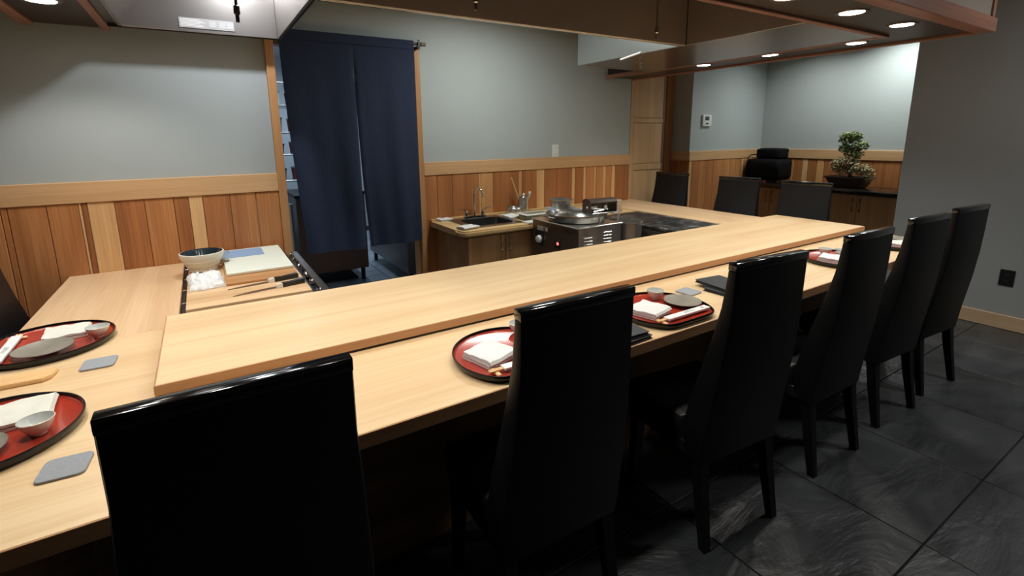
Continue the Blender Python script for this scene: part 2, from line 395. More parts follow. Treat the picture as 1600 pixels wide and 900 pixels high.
struct('baseboard_right', MB().box(XR-.018, XR, -6.1, -2.085, 0, .108, .004), wood('baseboard_wood', srgb(168, 140, 108), srgb(186, 160, 128), 'Y', .5))
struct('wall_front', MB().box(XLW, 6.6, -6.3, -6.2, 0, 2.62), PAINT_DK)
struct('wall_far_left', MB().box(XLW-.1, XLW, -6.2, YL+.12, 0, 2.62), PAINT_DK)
struct('ceiling', MB().box(XLW-.1, 6.6, -6.3, .4, 2.62, 2.72), CEIL)
# kitchen shell
struct('wall_kitchen', MB().box(-.6, 3.9, 4.2, 4.3, 0, 2.62).box(-.7, -.6, .1, 4.3, 0, 2.62).box(3.9, 4.0, .41, 4.3, 0, 2.62).box(-.6, .27, .05, .12, 0, 2.62).box(3.9, 4.96, .4, .45, 0, 2.62), KWALL)
struct('ceiling_kitchen', MB().box(-.7, 4.0, .12, 4.3, 2.62, 2.7), KWALL)

# ================================================================= SOFFIT RING AND HOODS
ZS = 2.0
so = struct('ceiling_soffit', MB()
    .box(-.61, -.35, -2.74, YL, ZS+.014, 2.62)
    .box(-.35, 3.56, -2.70, -2.40, ZS+.014, 2.62)
    .box(3.60, 3.93, -2.74, 0, ZS+.014, 2.62)
    .box(3.56, 3.60, -2.70, -2.40, ZS+.014, 2.62), SOFF)
struct('soffit_trim', MB().box(-.35, -.315, -2.40, YL, ZS, ZS+.035, .003), TRIMWY, so)
struct('soffit_trim', MB().box(-.66, -.61, -2.78, YL, ZS, ZS+.035, .003), TRIMWY, so)
struct('soffit_trim', MB().box(-.35, 3.60, -2.40, -2.365, ZS, ZS+.035, .003), TRIMW, so)
struct('soffit_trim', MB().box(-.66, 3.96, -2.78, -2.70, ZS, ZS+.075, .003), TRIMW, so)
struct('soffit_trim', MB().box(3.56, 3.585, -2.365, 0, ZS, ZS+.035, .003), TRIMWY, so)
struct('soffit_trim', MB().box(3.93, 3.965, -2.70, 0, ZS, ZS+.028, .003), TRIMWY, so)
struct('corner_trim', MB().box(3.93, 3.965, -2.765, -2.73, ZS+.075, 2.62, .002), TRIMW, so)
struct('fascia_panel', MB().box(-.6, 3.93, -2.752, -2.74, ZS+.075, 2.62), FASC, so)
struct('fascia_panel', MB().box(3.935, 3.945, -2.73, -.01, ZS+.029, 2.62), FASC, so)

def downlight(x, y, label, group=None, power=CAN_POWER, proto=[None]):
    z = ZS+.014
    t = thing('downlight', label, 'light', (x, y, z), 0, group)
    lsub('trim_ring', MB().lathe([(.052, -.001), (.066, -.006), (.072, -.001), (.072, 0), (.052, 0)], n=32, caps=(False, False)), STEEL_DK, t, smooth=True)
    lsub('lens', MB().lathe([(.0, -.002), (.052, -.002), (.052, -.004), (.0, -.0045)][1:3] , n=28), LENS, t)
    l = bpy.data.lights.new('can_light', 'SPOT'); l.energy = power; l.color = (1.0, .95, .87); l.spot_size = math.radians(128); l.spot_blend = .55; l.shadow_soft_size = .045
    o = bpy.data.objects.new('can_light', l); COL.objects.link(o); o.parent = t; o.location = (0, 0, -.02)
    return t
G = 'recessed lights in the dark soffit around the counter'
dl = [(3.69, -1.05, 'round recessed light nearest the doorway wall in the right soffit'),
      (3.67, -1.63, 'round recessed light, middle of the three in the right soffit'),
      (3.70, -2.18, 'round recessed light nearest the soffit corner in the right soffit'),
      (3.31, -2.565, 'round recessed light at the right end of the front soffit row'),
      (2.75, -2.565, 'second round recessed light from the right in the front soffit'),
      (2.19, -2.565, 'third round recessed light from the right, cut by the top edge of the photo'),
      (-.48, -1.02, 'round recessed light in the left soffit, cut by the top left corner of the photo')]
for x, y, l in dl: downlight(x, y, l, G)
for x, y, l in ((1.63, -2.565, 'in the front soffit above the middle chair'), (1.07, -2.565, 'in the front soffit just right of the second chair'), (.51, -2.565, 'in the front soffit just left of the second chair'),
                (-.05, -2.565, 'in the front soffit above the lower left foreground chair'), (-.48, -1.60, 'in the left soffit above the farther left tray'), (-.48, -2.2, 'in the left soffit above the nearer left tray')):
    downlight(x, y, 'recessed light '+l, G)

h = thing('range_hood', 'long stainless canopy hood over the cooking side of the counter', 'hood', (1.6, -1.62, ZS))
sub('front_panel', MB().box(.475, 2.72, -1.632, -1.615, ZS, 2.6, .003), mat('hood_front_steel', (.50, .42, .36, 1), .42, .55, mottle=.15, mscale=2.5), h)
sub('drip_lip', MB().box(.475, 2.72, -1.615, -1.595, ZS, ZS+.008, .002), STEEL, h)
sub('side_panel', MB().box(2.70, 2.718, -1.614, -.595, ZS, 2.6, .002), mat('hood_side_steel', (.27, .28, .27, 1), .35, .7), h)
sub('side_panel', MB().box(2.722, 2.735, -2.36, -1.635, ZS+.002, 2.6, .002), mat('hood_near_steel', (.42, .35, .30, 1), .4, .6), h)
sub('underside_panel', MB().box(2.737, 3.556, -2.36, -.61, ZS+.004, ZS+.016, .002), mat('underside_steel_reflection', (.36, .30, .26, 1), .25, .9, bump=.05, bscale=4), h)  # brownish reflection put into the steel colour
sub('back_skirt', MB().box(2.737, 3.555, -.608, -.596, ZS, ZS+.05, .002), HOODM, h)

h2 = thing('range_hood', 'smaller stainless hood at top left, above the cutting board station', 'hood', (.1, -1.1, ZS))
sub('back_panel', MB().box(-.255, .447, -.672, -.66, ZS, 2.6, .002), HOODM, h2)
sub('side_panel', MB().rings([[(.447, -.66, ZS), (.453, -.66, ZS), (.453, -.66, 2.6), (.447, -.66, 2.6)], [(.447, -1.9, ZS), (.453, -1.9, ZS), (.453, -1.9, 2.6), (.447, -1.9, 2.6)]]), HOODM, h2)
sub('edge_frame', MB().box(.453, .470, -1.9, -.652, ZS-.004, ZS+.09, .002), BLKM, h2)
sub('edge_frame', MB().box(-.31, .47, -.66, -.65, ZS-.004, ZS+.02, .001), BLKM, h2)
sub('sloped_panel', MB().rings([[(-.27, -.672, ZS), (-.255, -.672, ZS), (.06, -.672, 2.6), (.045, -.672, 2.6)], [(-.27, -1.9, ZS), (-.255, -1.9, ZS), (.06, -1.9, 2.6), (.045, -1.9, 2.6)]]), HOODM, h2)
sub('side_flange', MB().box(-.313, -.272, -1.9, -.66, ZS+.01, ZS+.02, .001), STEEL_DK, h2)
sub('label_plate', MB().box(-.015, .236, -.677, -.6725, 2.018, 2.068, .001), mat('pale_label', (.45, .44, .43, 1), .4, .3), h2)
for k in range(6):
    zz = 2.026+k*.0065
    sub('print_line', MB().box(-.008, .10-.01*(k % 3), -.6782, -.677, zz, zz+.003), PAPER, h2)
for x in (.12, .165, .2):
    sub('print_line', MB().box(x, x+.03, -.6782, -.677, 2.028, 2.058), mat('grey_print', (.5, .5, .49, 1), .5), h2)

def nozzle(name, label, x, y, z0, z1, m_pipe, m_end, group='fire suppression nozzles'):
    t = thing(name, label, 'nozzle', (x, y, z0), 0, group)
    sub('pipe', MB().tube([(x, y, z1), (x, y, z0+.06)], .006, 10), m_pipe, t, True)
    sub('tip', MB().lathe([(.006, .07), (.012, .065), (.013, .035), (.008, .03), (.008, 0)], (x, y, z0), 12), m_end, t, True)
nozzle('hood_nozzle', 'black nozzle hanging inside the left hood', .206, -1.3, 1.945, 2.55, BLKM, BLKM)
nozzle('hood_nozzle', 'brass tipped nozzle hanging in front of the long hood panel', 2.37, -1.70, 2.0, 2.6, STEEL, BRASS)
nozzle('hood_nozzle', 'short dark nozzle hanging behind the long hood panel', 3.00, -1.00, 1.955, 2.0, BLKM, STEEL)
nozzle('hood_nozzle', 'thin steel pipe with small tip at left of the long hood panel', 1.16, -1.70, 2.02, 2.6, STEEL, STEEL)
lv = thing('hood_lever', 'white lever bar on a black strut under the right end of the long hood', 'lever', (2.8, -1.15, ZS))
sub('grip', MB().tube([(2.594, -1.189, 1.965), (2.536, -1.433, 1.975)], .007, 10), WHITE_PL, lv, True)
sub('strut', MB().tube([(2.565, -1.3, 1.967), (2.80, -1.0, 2.0)], .003, 8), BLKM, lv, True)

# ================================================================= COUNTERS
XL, XRC, YF, Y2, Y1 = -.654, 3.975, -2.734, -1.636, -2.267
ct = thing('counter', 'U-shaped pale wooden dining counter around the open kitchen', 'counter', (0, -2.2, 0))
def slab_poly(name, x0, x1, y0, y1, z0, z1, mt, bev=.003, p=ct): return sub(name, MB().box(x0, x1, y0, y1, z0, z1, bev, 1), mt, p)
slab_poly('countertop_board', XL, XRC, YF+.004, -1.66, .71, .75, CNT_X, .001)
slab_poly('edge_strip', XL, XRC, YF, YF+.004, .71, .7495, CNT_EDGE_SHADE, .001)
slab_poly('countertop_board', XL, -.144, -1.6598, YL-.016, .71, .75, CNT_Y)
slab_poly('countertop_board', 3.43, XRC, -1.6598, -.026, .71, .75, CNT_Y)
slab_poly('front_panel', -.34, 3.63, -2.36, -2.33, 0, .71, BASEW)
slab_poly('side_panel', -.34, -.31, -2.32, YL-.003, 0, .71, BASEW)
slab_poly('side_panel', 3.60, 3.63, -2.32, -.026, 0, .71, BASEW)
slab_poly('kitchen_side_panel', -.36, 2.9, -1.69, -1.665, 0.08, .71, CABW)
slab_poly('kitchen_side_panel', -.20, -.175, -1.64, YL-.003, 0.08, .71, CABW)
slab_poly('kitchen_side_panel', 3.435, 3.46, -1.6, -.64, 0.0, .71, CABW)
slab_poly('plinth', -.30, 3.55, -2.31, -2.27, 0, .08, BLKM)
rc = thing('raised_counter', 'long raised pale wooden slab lying across the dining counter', 'counter', (1.9, -1.95, .75))
sub('slab_board', MB().box(-.174, 3.951, Y1+.004, Y2, .759, .790, .001), CNT_X, rc)
sub('edge_strip', MB().box(-.178, 3.955, Y1, Y1+.004, .759, .7895, .001), CNT_EDGE_SHADE, rc)  # thin strips carry the painted edge shade
sub('edge_strip', MB().box(-.178, -.174, Y1+.004, Y2, .759, .7895, .001), CNT_EDGE_SHADE, rc)
sub('edge_strip', MB().box(3.951, 3.955, Y1+.004, Y2, .759, .7895, .001), CNT_EDGE_SHADE, rc)
sub('gap_shade_filler', MB().box(-.172, 3.95, Y1+.005, Y2-.006, .7502, .759), BLKM, rc)  # black filler paints the dark shade in the gap under the slab

# worktop along the wall, sink cabinet
ZW = .745
wt = thing('worktop', 'narrow beige worktop with rounded corner running along the paneled wall behind the sink', 'worktop', (2.3, -.3, ZW-.04))
def rounded_rect(x0, x1, y0, y1, r, corners='all', n=5):
    pts = []
    for cx, cy, a0, k in ((x1-r, y1-r, 0, 'ne'), (x0+r, y1-r, 90, 'nw'), (x0+r, y0+r, 180, 'sw'), (x1-r, y0+r, 270, 'se')):
        if corners == 'all' or k in corners:
            for i in range(n+1):
                a = math.radians(a0+90*i/n); pts.append((cx+r*math.cos(a), cy+r*math.sin(a)))
        else:
            pts.append((x1 if 'e' in k else x0, y1 if 'n' in k else y0))
    return pts
WTM = wood('worktop_laminate', srgb(206, 172, 120), srgb(220, 188, 138), 'X', .4)
wm = MB()
wm.prism(rounded_rect(1.60, 3.425, -.62, -.50, .06, ('sw',)), ZW-.045, ZW, .012)
wm.prism(rounded_rect(1.60, 1.76, -.498, -.016, .02, ()), ZW-.045, ZW)
wm.prism(rounded_rect(2.19, 3.425, -.498, -.016, .02, ()), ZW-.045, ZW)
wm.prism(rounded_rect(1.76, 2.19, -.13, -.016, .02, ()), ZW-.045, ZW)
sub('worktop_board', wm, WTM, wt, True)
sub('splash_lip', MB().box(1.60, 3.42, -.04, -.016, ZW, ZW+.018, .004, 2), WTM, wt, True)
sc_ = thing('sink_cabinet', 'brown veneered cabinet under the sink with two bar-handled doors', 'cabinet', (2.0, -.3, 0))
sub('carcass', MB().box(1.66, 2.60, -.56, -.02, 0, .55, .002), CABW, sc_)
sub('side_board', MB().box(1.66, 1.68, -.56, -.02, .551, ZW-.046, .002), CABW, sc_)
sub('side_board', MB().box(2.58, 2.60, -.56, -.02, .551, ZW-.046, .002), CABW, sc_)
sub('front_rail', MB().box(1.682, 2.578, -.56, -.545, .551, ZW-.046, .002), CABW, sc_)
for x0, x1, hx in ((1.668, 2.000, 1.962), (2.006, 2.34, 2.040)):
    d = sub('door', MB().box(x0, x1, -.58, -.561, .06, ZW-.055, .003), CABW, sc_)
    sub('handle', MB().tube([(hx, -.582, .68), (hx, -.60, .68), (hx, -.60, .56), (hx, -.582, .56)], .006, 8), HANDLEM, d, True)
sub('door', MB().box(2.346, 2.59, -.58, -.561, .06, ZW-.055, .003), CABW, sc_)
sk = thing('sink', 'small square stainless steel sink set into the beige worktop', 'sink', (1.97, -.3, ZW))
m = MB()
o_, i_ = rounded_rect(1.735, 2.215, -.525, -.07, .03), rounded_rect(1.80, 2.165, -.475, -.155, .05)
b_, c_ = rounded_rect(1.81, 2.155, -.465, -.165, .05), rounded_rect(1.83, 2.135, -.445, -.185, .05)
m.rings([[(x, y, ZW+.001) for x, y in o_], [(x, y, ZW+.006) for x, y in o_], [(x, y, ZW+.006) for x, y in i_], [(x, y, ZW-.005) for x, y in i_], [(x, y, ZW-.13) for x, y in b_], [(x, y, ZW-.15) for x, y in c_]], cap0=False)
sub('basin', m, mat('sink_steel', (.26, .26, .26, 1), .3, 1), sk, True)
sub('drain', MB().lathe([(.03, 0), (.028, .004), (.012, .002)], (1.985, -.31, ZW-.149), 16), CHROME, sk, True)
fc = thing('faucet', 'tall gooseneck chrome faucet with two lever handles behind the sink', 'faucet', (1.975, -.11, ZW))
zf = ZW+.006
sub('base_plate', MB().prism(rounded_rect(1.87, 2.09, -.135, -.085, .02), zf, zf+.02, .004), CHROME, fc, True)
pts = [(1.978, -.11, zf+.02), (1.978, -.11, zf+.21)]
for k in range(1, 8):
    a = PI*k/7; pts.append((1.978+.028*(1-math.cos(a))*.8, -.11-.036*(1-math.cos(a)), zf+.21+.045*math.sin(a)))
pts.append((pts[-1][0], pts[-1][1], zf+.19))
sub('spout', MB().tube(pts, .009, 12), CHROME, fc, True)
for s in (-1, 1):
    hx = 1.978+s*.08
    hd = sub('handle', MB().lathe([(.018, 0), (.016, .03), (.01, .045)], (hx, -.11, zf+.02), 14), CHROME, fc, True)
    sub('lever', MB().tube([(hx, -.11, zf+.055), (hx+s*.03, -.13, zf+.085), (hx+s*.07, -.15, zf+.09)], .007, 8, .004), CHROME, hd, True)

# ---------------------------------------------------------------- cloth helpers
def fold_mb(cx, cy, z0, w, d, h, rz=0, layers=3, seed=0, amp=.0025):
    """a serpentine-folded cloth: open folds along its front (-y) side, thick rounded back"""
    T = h/layers*.86; pr = []
    n = 14
    outl = []
    L = layers
    # outline of the serpentine in the (y,z) plane: front side shows layer ends
    top, bot = [], []
    path = []
    for k in range(L):
        z = z0+T*.55+k*(h-T)/(L-1 if L > 1 else 1)
        ys = [-d/2+i*d/(n-1) for i in range(n)]
        if k % 2: ys = ys[::-1]
        for y in ys: path.append((y, z))
        if k < L-1:
            s = 1 if k % 2 == 0 else -1
            path.append((s*(d/2+T*.45), z+(h-T)/(L-1)/2))
    half = T*.46
    P = [Vector((0, p[0], p[1])) for p in path]; up, dn = [], []
    for i, p in enumerate(P):
        t = (P[min(i+1, len(P)-1)]-P[max(i-1, 0)]).normalized(); nn = Vector((0, -t.z, t.y))
        up.append(p+nn*half); dn.append(p-nn*half)
    loop = up+dn[::-1]
    nx = 14; rings = []
    for i in range(nx+1):
        u = i/nx; x = -w/2+w*u
        e = min(u, 1-u)
        r = []
        for q in loop:
            hh = q.z-z0
            nz = noise.noise(Vector((x*22+seed*3.1, q.y*22, seed)))*amp*2.4 + noise.noise(Vector((x*60, q.y*60, seed+5)))*amp*.7
            sag = -.10*hh if e < .02 else 0
            r.append((x+noise.noise(Vector((seed, q.y*14, q.z*70)))*.004, q.y+noise.noise(Vector((x*15, seed, q.z*40)))*.003, max(z0+.0003, q.z+nz*(hh/h)+sag)))
        rings.append(r)
    m = MB(); m.rings(rings)
    m.bm.transform(Matrix.Translation((cx, cy, 0)) @ RZ(rz)); return m
def crumple_mb(cx, cy, z0, w, d, h, seed=0, rz=0):
    m = MB(); n = 34; b = bmesh.new(); V = []
    for j in range(n+1):
        row = []
        for i in range(n+1):
            u, v = i/n*2-1, j/n*2-1
            a = noise.noise(Vector((u*1.8, v*1.8, seed)))
            x, y = u*w/2*(1+.12*a), v*d/2*(1+.14*noise.noise(Vector((u*2, v*2, seed+9))))
            e = min(1, 3.2*min(1-abs(u), 1-abs(v))+.02)
            rdg = 1-abs(noise.noise(Vector((u*2.6+seed, v*4.2, 2))))*2.0
            zz = h*e**.5*(.55+.38*rdg+.22*noise.noise(Vector((u*7, v*9, seed))))
            row.append(b.verts.new((x, y, z0+max(.0008, zz))))
        V.append(row)
    for j in range(n):
        for i in range(n): b.faces.new((V[j][i], V[j][i+1], V[j+1][i+1], V[j+1][i]))
    bd = [V[0][i] for i in range(n+1)]+[V[j][n] for j in range(1, n+1)]+[V[n][i] for i in range(n-1, -1, -1)]+[V[j][0] for j in range(n-1, 0, -1)]
    lo = [b.verts.new((q.co.x, q.co.y, z0)) for q in bd]
    for i in range(len(bd)):
        j = (i+1) % len(bd); b.faces.new((bd[i], lo[i], lo[j], bd[j]))
    b.faces.new(lo); bmesh.ops.recalc_face_normals(b, faces=b.faces[:])
    m.add(b); m.bm.transform(Matrix.Translation((cx, cy, 0)) @ RZ(rz)); return m

# ================================================================= CHAIRS
def make_chair(label, loc, rz, group):
    t = thing('dining_chair', label, 'chair', loc, rz, group)
    prof = [(.325, -.180, .06, .200), (.36, -.182, .085, .203), (.46, -.192, .10, .203), (.55, -.204, .095, .200), (.65, -.218, .084, .194), (.78, -.231, .064, .187), (.9, -.238, .047, .180), (1.0, -.240, .036, .180), (1.028, -.240, .033, .180)]
    rr = []
    for z, yo, th, hw in prof:
        c = .012; r = []
        for sx, sy in ((-1, -1), (1, -1), (1, 1), (-1, 1)):
            X, Y = sx*hw, (yo if sy < 0 else yo+th)
            ix, iy = X-sx*c, Y-sy*c
            if (sx, sy) in ((-1, -1), (1, 1)): pts = [(X, iy), (X-sx*c*.3, Y-sy*c*.3), (ix, Y)]
            else: pts = [(ix, Y), (X-sx*c*.3, Y-sy*c*.3), (X, iy)]
            r += [(p[0], p[1], z) for p in pts]
        rr.append(r)
    lsub('backrest', MB().rings(rr), LEATHER, t, smooth=True)
    lsub('top_rail', MB().box(-.179, .179, -.241, -.209, 1.029, 1.056, .003, 2), GLOSSBLK, t, smooth=True)
    m = MB(); zs = [(.375, -.01), (.385, 0), (.44, .002), (.462, -.004), (.472, -.02)]
    m.rings([[(x, y, z) for x, y in rounded_rect(-.205-o, .205+o, -.098, .215+o, .03+max(o, -.02), n=4)] for z, o in zs])
    lsub('seat', m, SEATL, t, smooth=True)
    lsub('seat_frame', MB().box(-.195, .195, -.13, .195, .325, .374, .004), BLKM, t)
    for sx in (-1, 1):
        for f in (0, 1):
            xt, yt = sx*.17, (-.150, .165)[f]
            xb, yb = sx*.180, (-.205, .172)[f]
            a, b2 = .021, .014
            q = lambda x, y, z, s: [(x-s, y-s, z), (x+s, y-s, z), (x+s, y+s, z), (x-s, y+s, z)]
            lsub('leg', MB().rings([q(xt, yt, .325, a), q((xt*2+xb)/3, (yt*2+yb)/3, .2, (a*2+b2)/3), q(xb, yb, 0.0, b2)]), BLKM if False else LEATHER, t)
    return t
OY = -2.717
GF = 'black dining chairs along the front of the counter'
ch = make_chair('black leather high-backed dining chair filling the lower left foreground', (.010, -2.72, 0), 0, GF)
for x, y, a, l in ((.768, -2.70, -.03, 'second black high-backed chair from the left, right of the nearest front tray'),
                   (1.562, -2.735, -.09, 'black high-backed chair in the middle of the front row, its right edge by the slab'),
                   (2.268, -2.725, -.02, 'black high-backed chair third from the right in the front row'),
                   (2.915, -2.715, -.06, 'black high-backed chair second from the right end of the front row'),
                   (3.47, -2.715, -.08, 'black high-backed chair at the far right end, nearest the wall outlet')):
    dup(ch, (x, y, 0), a, l, GF)
ch.scale = (1.045, 1, 1)
GR = 'black dining chairs along the right arm of the counter'
for y, l in ((-.43, 'black high-backed chair beside the beige paneled door, facing the counter'),
             (-1.18, 'black high-backed chair before the alcove paneling, left of the bag'),
             (-1.765, 'black high-backed chair in front of the cabinet, below and left of the bonsai')):
    dup(ch, (3.93, y, 0), PI/2+.10, l, GR)
dup(ch, (-.60, -1.09, 0), -PI/2, 'black high-backed chair at the far left, pulled in to the left arm of the counter', 'black dining chairs along the left arm of the counter')

# ================================================================= PLACE SETTINGS
def halfmoon(scale=1.0, R=.193, cut=-.150, n=64):
    pts = []
    a0 = math.asin(cut/R)
    for i in range(n+1):
        a = a0+(PI-2*a0)*i/n; pts.append((R*math.cos(a), R*math.sin(a)))
    k = 9; p0, p1 = pts[-1], pts[0]
    for i in range(1, k): pts.append((p0[0]+(p1[0]-p0[0])*i/k, cut))
    for _ in range(3):
        pts = [((a[0]*.25+b[0]*.5+c[0]*.25), (a[1]*.25+b[1]*.5+c[1]*.25)) for a, b, c in zip(pts[-1:]+pts[:-1], pts, pts[1:]+pts[:1])]
    return [(x*scale, (y-.02)*scale+.02) for x, y in pts]
def tray(label, loc, rz):
    t = thing('lacquer_tray', label, 'tray', loc, rz, 'half-moon lacquer trays')
    L = lambda s, z: [(x, y, z) for x, y in halfmoon(s)]
    lsub('tray_rim', MB().rings([L(.93, 0.0005), L(.962, .005), L(.988, .013), L(1.0, .021), L(.995, .0245), L(.974, .0245), L(.962, .016)], cap1=False), RIMBLK, t, smooth=True)
    lsub('lacquer_surface', MB().rings([L(.9625, .0165), L(.952, .013), L(.935, .0115)], cap0=False), REDL, t, smooth=True)
    return t
def cup(label, x, y, z, s=1.0):
    t = thing('sake_cup', label, 'cup', (x, y, z), 0, 'small ceramic cups on the trays')
    lsub('cup_body', MB().lathe([(.014, 0), (.016, .001), (.0165, .005), (.024, .012), (.032, .026), (.036, .040), (.0345, .0405)], n=28, caps=(True, False)), PORC, t, smooth=True)
    lsub('glazed_inside', MB().lathe([(.0345, .0405), (.030, .026), (.02, .012), (.008, .008)], n=28, caps=(False, True)), PORC_IN, t, smooth=True)
    t.scale = (s, s, s); return t
def plate(label, x, y, z, R=.075, rz=.3):
    t = thing('stoneware_plate', label, 'plate', (x, y, z), rz, 'round stoneware plates on the trays')
    k = R/.075
    lsub('plate_body', MB().lathe([(.03*k, 0), (.034*k, .001), (.036*k, .004), (.074*k, .015), (.0755*k, .0175), (.0735*k, .0185)], n=36, caps=(True, False), wob=.012), STONER, t, smooth=True)
    lsub('plate_well', MB().lathe([(.0735*k, .0185), (.06*k, .0125), (.03*k, .008), (.008*k, .0075)], n=36, caps=(False, True), wob=.012), STONEW, t, smooth=True)
    return t
def coaster(label, x, y, z, s=.088, rz=0):
    return single('felt_coaster', (lambda mm: (mm.bm.transform(Matrix.Translation((x, y, 0)) @ RZ(rz)), mm)[1])(MB().prism(rounded_rect(-s/2, s/2, -s/2, s/2, .014), z, z+.005, .001)), FELT, label, 'coaster', (x, y, z), True, 'grey felt coasters')
def towel(label, x, y, z, w, d, h, rz, seed, mt=WHITE_CLOTH, layers=3, group='folded white hand towels'):
    return single('hand_towel', fold_mb(x, y, z, w, d, h, rz, layers, seed), mt, label, 'towel', (x, y, z), True, group)
def text_mesh(s, size):
    cu = bpy.data.curves.new('t', 'FONT'); cu.body = s; cu.size = size; cu.align_x = 'CENTER'; cu.align_y = 'CENTER'; cu.extrude = .0001
    o = bpy.data.objects.new('t', cu); COL.objects.link(o)
    bpy.context.view_layer.update()
    me = bpy.data.meshes.new_from_object(o.evaluated_get(bpy.context.evaluated_depsgraph_get()))
    COL.objects.unlink(o); bpy.data.objects.remove(o)
    b = bmesh.new(); b.from_mesh(me); bpy.data.meshes.remove(me); return b
def chopsticks(label, cx, cy, z, rz, L=.272, vertical_text=True, out=.035):
    """two plain sticks in a white paper sleeve; +x local is the sleeve's closed end"""
    t = thing('chopsticks', label, 'chopsticks', (cx, cy, z), rz, 'chopsticks in white paper sleeves')
    r = lsub('chopstick_rest', MB().box(-L/2+.004, -L/2+.018, -.026, .026, 0.0004, .008, .002), CHOPW, t)
    for s in (-.004, .004):
        lsub('chopstick', MB().box(-L/2-.012, L/2-.02, s-.0032, s+.0032, .008, .0135, .001), CHOPW, t)
    sl = lsub('paper_sleeve', MB().box(-L/2+out, L/2, -.015, .015, .0070, .0155, .0012), PAPER, t)
    b = text_mesh('お手もと', .016)
    if len(b.faces) > 4:
        m = MB(); m.add(b); lsub('printed_characters', (m.bm.transform(Matrix.Translation((.03, 0, .0157))), m)[1], INK, t, sl)
    lsub('printed_stamp', MB().box(L/2-.04, L/2-.025, -.006, .006, .0156, .0158), INKG, t, sl)
    return t
ZC = .7505; ZTR = ZC+.012
# front row
for cx, nm, pos in ((.785, 'second from the left', 'B'), (1.50, 'in the middle', 'C'), (2.93, 'fourth', 'E'), (3.62, 'far right', 'F')):
    k = {'B': ('red half-moon lacquer tray just left of the second front chair', 'beside the second chair from the left'),
         'C': ('red half-moon lacquer tray with plate and cup between the second and middle chairs', 'between second and middle chairs'),
         'E': ('red half-moon lacquer tray seen between the middle chair and the next one to the right', 'right of the middle chair'),
         'F': ('half-moon lacquer tray glimpsed at the right end of the front counter between chairs', 'at the right end of the front counter')}[pos]
    tray(k[0], (cx, -2.575, ZC), 0)
    towel('folded white hand towel on the tray '+k[1], cx-.075, -2.57, ZTR, .125, .115, .028, .25, ord(pos), layers=3)
    if pos == 'C': cup('small pale cup on the tray between the second and middle chairs', 1.575, -2.468, ZTR)
    elif pos == 'B': cup('small pale cup on the tray mostly hidden by the second chair', .892, -2.455, ZTR)
    else: cup('small pale cup on the tray '+k[1], cx+.035, -2.475, ZTR, .95)
    plate('grey-brown speckled round plate on the tray '+k[1], cx+.115 if pos != 'C' else 1.618, -2.572, ZTR, .075)
    if pos == 'C': coaster('grey felt coaster behind the speckled plate between the second and middle chairs', 1.80, -2.462, ZC, .088, .1)
    if pos == 'E': coaster('grey felt coaster half hidden behind the third chair from the right', cx+.27, -2.46, ZC, .088, .1)
    chopsticks('chopsticks in white sleeve on the tray '+k[1], cx+.010, -2.668, ZTR+.0005, 0.0)
# left arm settings
tray('red half-moon lacquer tray on the left arm of the counter, farther from the camera', (-.525, -1.63, ZC), -PI/2)
towel('folded cream hand towel on the farther tray of the left arm', -.480, -1.568, ZTR, .125, .120, .020, -1.5, 3, CREAM_CLOTH, 2)
cup('small grey-white cup on the farther tray of the left arm, beside its towel', -.378, -1.655, ZTR, .98)
plate('grey-brown speckled plate on the farther tray of the left arm', -.512, -1.722, ZTR, .080, .9)
chopsticks('white paper sleeve with dark brush characters lying across the farther left tray', -.617, -1.65, ZTR+.0005, -PI/2+.02, .262, out=.012)
coaster('grey felt coaster just right of the farther left tray', -.347, -1.90, ZC, .088, -.05)
tray('red half-moon lacquer tray at the left edge, nearer the camera', (-.515, -2.275, ZC), -PI/2)
towel('folded cream hand towel on the nearer tray of the left arm', -.474, -2.21, ZTR, .135, .145, .022, -1.5, 8, CREAM_CLOTH, 2)
cup('small grey-white cup on the nearer tray of the left arm', -.402, -2.328, ZTR, .98)
plate('dark speckled plate cut by the left edge of the photo on the nearer tray', -.520, -2.365, ZTR, .075, .9)
coaster('grey felt coaster between the nearer left tray and the foreground chair', -.325, -2.505, ZC, .086, -.08)
bm_ = MB().prism([(-.70, -1.872), (-.462, -1.880), (-.445, -1.897), (-.452, -1.945), (-.470, -1.962), (-.70, -1.955)], ZC, ZC+.012, .002)
single('wooden_stand', bm_, CHOPW, 'flat pale wooden bar with clipped corners on the counter between the two left trays', 'wooden bar', (-.57, -1.92, ZC))
# menus
def menu(label, x, y, z, w, d, rz, n=2):
    t = thing('menu_folder', label, 'menu', (x, y, z), rz, 'charcoal menu folders')
    lsub('back_cover', MB().box(-w/2, w/2, -d/2, d/2, 0, .004, .001), MENUE, t)
    lsub('pages', MB().box(-w/2+.004, w/2-.004, -d/2+.004, d/2-.004, .004, .011), MENUE, t)
    lsub('front_cover', MB().box(-w/2, w/2, -d/2, d/2, .0115, .0145, .001), MENUM, t)
    return t
menu('closed dark menu folder lying under the tilted one, left of the middle chair', 1.975, -2.555, ZC, .20, .15, .05)
menu('charcoal menu folder lying askew on top of another, left of the middle chair', 1.975, -2.515, ZC+.0150, .155, .19, -.12)
menu('charcoal menu folder at the counter edge right of the second chair', 1.19, -2.665, ZC, .16, .125, .03)
menu('thin charcoal menu folder stacked on top at the counter edge right of the second chair', 1.185, -2.66, ZC+.0150, .15, .12, -.04)

